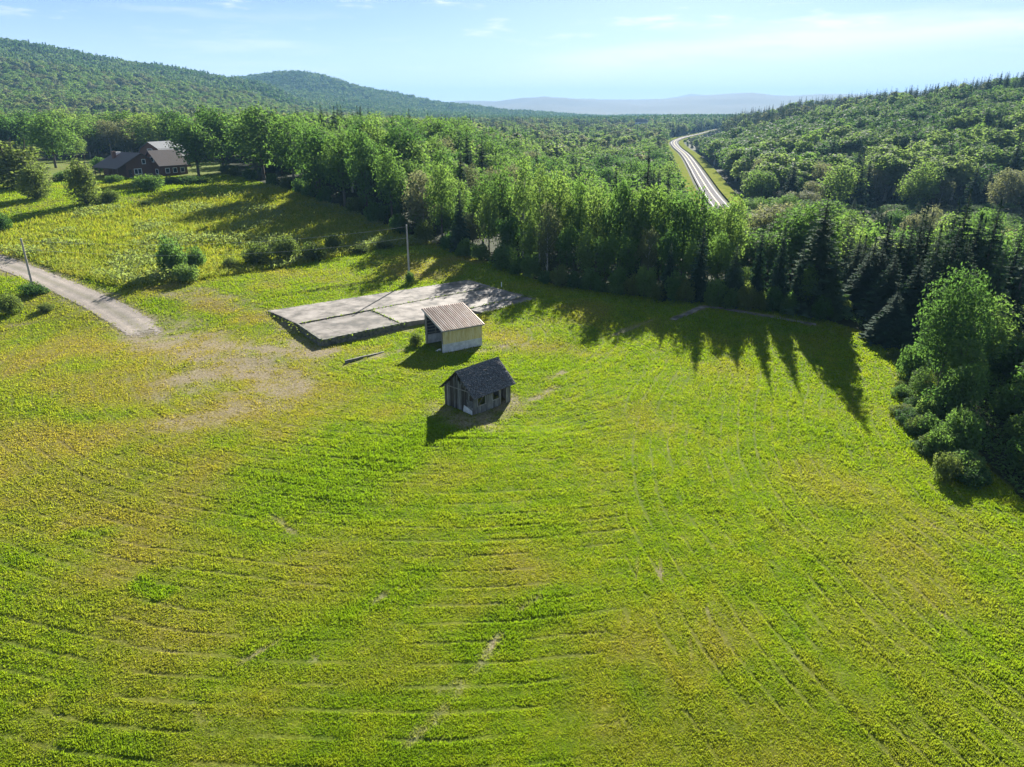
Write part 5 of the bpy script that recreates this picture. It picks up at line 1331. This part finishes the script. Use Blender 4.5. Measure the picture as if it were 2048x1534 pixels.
def number_groups():
    byg = {}
    for o in C.objects:
        if o.parent is None and 'group' in o and o.get('label', '').startswith(tuple(DESC.values())+('young leafy thicket',)): byg.setdefault(o['label'], []).append(o)
    for lab, L in byg.items():
        L.sort(key=lambda o: math.hypot(o.location.x, o.location.y))
        n = max(1, math.ceil(len(L)/24)); parts = [L[i*len(L)//n:(i+1)*len(L)//n] for i in range(n)]
        names = [''] if n == 1 else (['nearer', 'farther'] if n == 2 else ['nearest', 'farthest'] if n < 2 else [f'{ordinal(i+1)} row,' for i in range(n)])
        for nm_, P in zip(names, parts):
            P.sort(key=lambda o: o.location.x/o.location.y)
            base = lab.replace('broadleaf ', '')
            for i, o in enumerate(P): o['label'] = f"{base}, {nm_+' ' if nm_ else ''}{ordinal(i+1)} from left"
number_groups()

def gn_scatter(name, label, pts, rotz, scl, idx, meshes):
    """one object whose points carry instances of the given tree meshes"""
    me = bpy.data.meshes.new(name); me.vertices.add(len(pts)); me.vertices.foreach_set('co', np.ascontiguousarray(pts, np.float32).ravel())
    me.attributes.new('rz', 'FLOAT', 'POINT').data.foreach_set('value', np.asarray(rotz, np.float32))
    me.attributes.new('idx', 'INT', 'POINT').data.foreach_set('value', np.asarray(idx, np.int32))
    me.attributes.new('scl', 'FLOAT_VECTOR', 'POINT').data.foreach_set('vector', np.ascontiguousarray(scl, np.float32).ravel())
    o = link(name, me); tag(o, label, 'forest', kind='stuff')
    g = bpy.data.node_groups.new(name+'_scatter', 'GeometryNodeTree'); g.is_modifier = True
    g.interface.new_socket('Geometry', in_out='INPUT', socket_type='NodeSocketGeometry'); g.interface.new_socket('Geometry', in_out='OUTPUT', socket_type='NodeSocketGeometry')
    ns, ls = g.nodes, g.links
    gi, go = N(ns, 'NodeGroupInput'), N(ns, 'NodeGroupOutput')
    jn = N(ns, 'GeometryNodeJoinGeometry'); ip = N(ns, 'GeometryNodeInstanceOnPoints')
    for mname in meshes:
        po = bpy.data.objects.get('source_'+mname.name) or bpy.data.objects.new('source_'+mname.name, mname)
        oi = N(ns, 'GeometryNodeObjectInfo'); oi.inputs['Object'].default_value = po; oi.inputs['As Instance'].default_value = True
        ls.new(oi.outputs['Geometry'], jn.inputs[0])
    def attr(n, t):
        a = N(ns, 'GeometryNodeInputNamedAttribute', data_type=t); a.inputs['Name'].default_value = n; return a.outputs[0]
    cb = N(ns, 'ShaderNodeCombineXYZ'); ls.new(attr('rz', 'FLOAT'), cb.inputs[2]); er = N(ns, 'FunctionNodeEulerToRotation'); ls.new(cb.outputs[0], er.inputs[0])
    ls.new(gi.outputs[0], ip.inputs['Points']); ls.new(jn.outputs[0], ip.inputs['Instance']); ip.inputs['Pick Instance'].default_value = True
    ls.new(attr('idx', 'INT'), ip.inputs['Instance Index']); ls.new(er.outputs[0], ip.inputs['Rotation']); ls.new(attr('scl', 'FLOAT_VECTOR'), ip.inputs['Scale'])
    ls.new(ip.outputs[0], go.inputs[0])
    md = o.modifiers.new('scatter', 'NODES'); md.node_group = g
    return o
ZL = {'wood behind the house': ('forest_behind_house', 'mixed wood rising as one mass behind the house'),
      'wood right of the house lawn': ('forest_beyond_lawn', 'rolling broadleaf canopy beyond the house lawn'),
      'valley wood left of the paved road': ('valley_forest', 'mixed valley forest canopy left of the paved road'),
      'hollow beyond the right field edge': ('hollow_forest', 'dark mixed wood in the hollow beyond the right field edge'),
      'hillside right of the paved road': ('hillside_forest', 'hillside forest of pale birches and dark spruce ridge right of the road')}
ORDER = ['maple', 'ash', 'silver', 'hill', 'spruce']; ALLM = [m for k in ORDER for m in LOW[k]]
OFFS = {}; c_ = 0
for k in ORDER: OFFS[k] = (c_, len(LOW[k])); c_ += len(LOW[k])
zn = np.array([zone(i)[1] for i in range(n_)], object)
for zk, (nm, lab) in ZL.items():
    s = np.where(rest & (zn == zk))[0]
    if not len(s): continue
    # JoinGeometry keeps link order reversed or not: indices are drawn within one kind by name below
    idx = np.array([OFFS[kinds[i]][0]+RNG.integers(OFFS[kinds[i]][1]) for i in s])
    scl = np.array([(WD[i]/natural(kinds[i])[1], WD[i]/natural(kinds[i])[1], HT[i]/natural(kinds[i])[0]) for i in s])
    for k in ORDER:
        q = kinds[s] == k
        if not q.any(): continue
        gn_scatter(nm if k != 'spruce' else nm+'_spruces', lab if k != 'spruce' else lab.replace('mass', 'mass, its spruces').replace('canopy', 'canopy spruces').replace('wood in', 'wood spruces in').replace('forest of pale birches and dark spruce ridge', 'dark spruce stand'),
                   np.stack([FX[s][q], FY[s][q], FZ[s][q]-.05], -1), RNG.random(q.sum())*6.28, scl[q], RNG.integers(len(LOW[k]), size=q.sum()), LOW[k]) if k in ('spruce',) else None
    q = kinds[s] != 'spruce'
    gn_scatter(nm, lab, np.stack([FX[s][q], FY[s][q], FZ[s][q]-.05], -1), RNG.random(q.sum())*6.28, scl[q], idx[q], [m for k in ORDER[:4] for m in LOW[k]]) if q.any() else None

# hills farther off: canopy patches, each a clump of many crowns
def canopy_patch(name, seed, size=64, step=7.5, mat='canopy'):
    global RNG
    keep = RNG; RNG = np.random.default_rng(seed); rng = RNG
    cs, ns_, sz, ar = [], [], [], []
    for gx in np.arange(-size/2, size/2, step):
        for gy in np.arange(-size/2, size/2, step):
            c = np.array([gx+rng.normal()*2, gy+rng.normal()*2, 0]); h = 11+5*rng.random(); w = 4.3+1.6*rng.random(); con = rng.random() < .22; v0 = rng.random()
            n = 26
            if con:
                t = rng.random(n)**.8; a = rng.random(n)*6.28; rr = 2.6*(1-t)+.2
                p = np.stack([np.cos(a)*rr, np.sin(a)*rr, h*1.15*(.25+.75*t)], -1); nn = np.stack([np.cos(a), np.sin(a), a*0+.5], -1); v0 *= .25
            else:
                d = rng.normal(size=(n, 3)); d[:, 2] = np.abs(d[:, 2])-.25; d /= np.linalg.norm(d, axis=1, keepdims=True); nn = d+rng.normal(size=(n, 3))*.3
                p = d*np.array([w, w, h*.42])*(.75+.35*rng.random((n, 1)))+np.array([0, 0, h*.58])
            cs.append(c+p); ns_.append(nn); sz.append((1.5 if con else 2.0)*(.7+.6*rng.random(n))); ar.append(np.clip(v0+.25*(rng.random(n)-.5), 0, 1))
    c = np.concatenate(cs); V = leaf_quads(c, np.concatenate(ns_), np.concatenate(sz), .8)
    me = fast_mesh(name, V, np.arange(len(V)).reshape(-1, 4), [M[mat]], dict(lr=np.repeat(np.concatenate(ar), 4)))
    RNG = keep
    return me
PATCH = [canopy_patch('canopy_patch', 900+i) for i in range(4)]
def hills():
    cell = 48; out = []
    gx = np.arange(-2600, 1600, cell); gy = np.arange(300, 3600, cell); X, Y = np.meshgrid(gx, gy); X = X.ravel()+(RNG.random(X.size)-.5)*14; Y = Y.ravel()+(RNG.random(Y.size)-.5)*14
    r = np.hypot(X, Y); t = np.degrees(np.arctan2(X, Y)); k = (np.abs(t) < 40) & (r > 1385) & (r < 3500); X, Y, r, t = X[k], Y[k], r[k], t[k]
    Z = gz(X, Y)
    # drop those far below the line of sight over nearer ground
    el = (Z+16-CAM_H)/r; sh = np.zeros(len(X), bool)
    for b in np.arange(-40, 40, .5):
        q = np.where((t >= b) & (t < b+.5))[0]; q = q[np.argsort(r[q])]; m = -1
        for i in q:
            if el[i] < m-.006: sh[i] = True
            m = max(m, el[i])
    X, Y, Z, t, r = (a[~sh] for a in (X, Y, Z, t, r))
    print('hill patches', len(X))
    for nm, lab, q in (('near_hill_forest', 'wooded long hill rising at the left behind the house', (r < 2250)),
                       ('far_hill_forest', 'second rounded wooded hill standing bluish behind the first', (r >= 2250))):
        n = q.sum()
        gn_scatter(nm, lab, np.stack([X[q], Y[q], Z[q]-1.0], -1), RNG.integers(0, 4, n)*1.5708+RNG.normal(size=n)*.2, np.ones((n, 3)), RNG.integers(0, 4, n), PATCH)
hills()

# ------------------------------------------------------------------ air
def build_haze():
    m, ns, ls = new_mat('air'); v = N(ns, 'ShaderNodeVolumePrincipled')
    v.inputs['Color'].default_value = (.22, .42, .70, 1); v.inputs['Density'].default_value = .00012; v.inputs['Anisotropy'].default_value = .0
    o = N(ns, 'ShaderNodeOutputMaterial'); ls.new(v.outputs[0], o.inputs['Volume'])
    zlo = float(GZ.min())-1.0; zhi = float(GZ.max())+40
    b = MB().box(GX[0]-20, GX[-1]+20, GY[0]-20, GY[-1]+20, zlo, zhi).build('haze', m)
    tag(b, 'thin bluish summer haze lying over the valley and hills', 'haze', kind='stuff')
build_haze()
print('objects', len(bpy.data.objects))
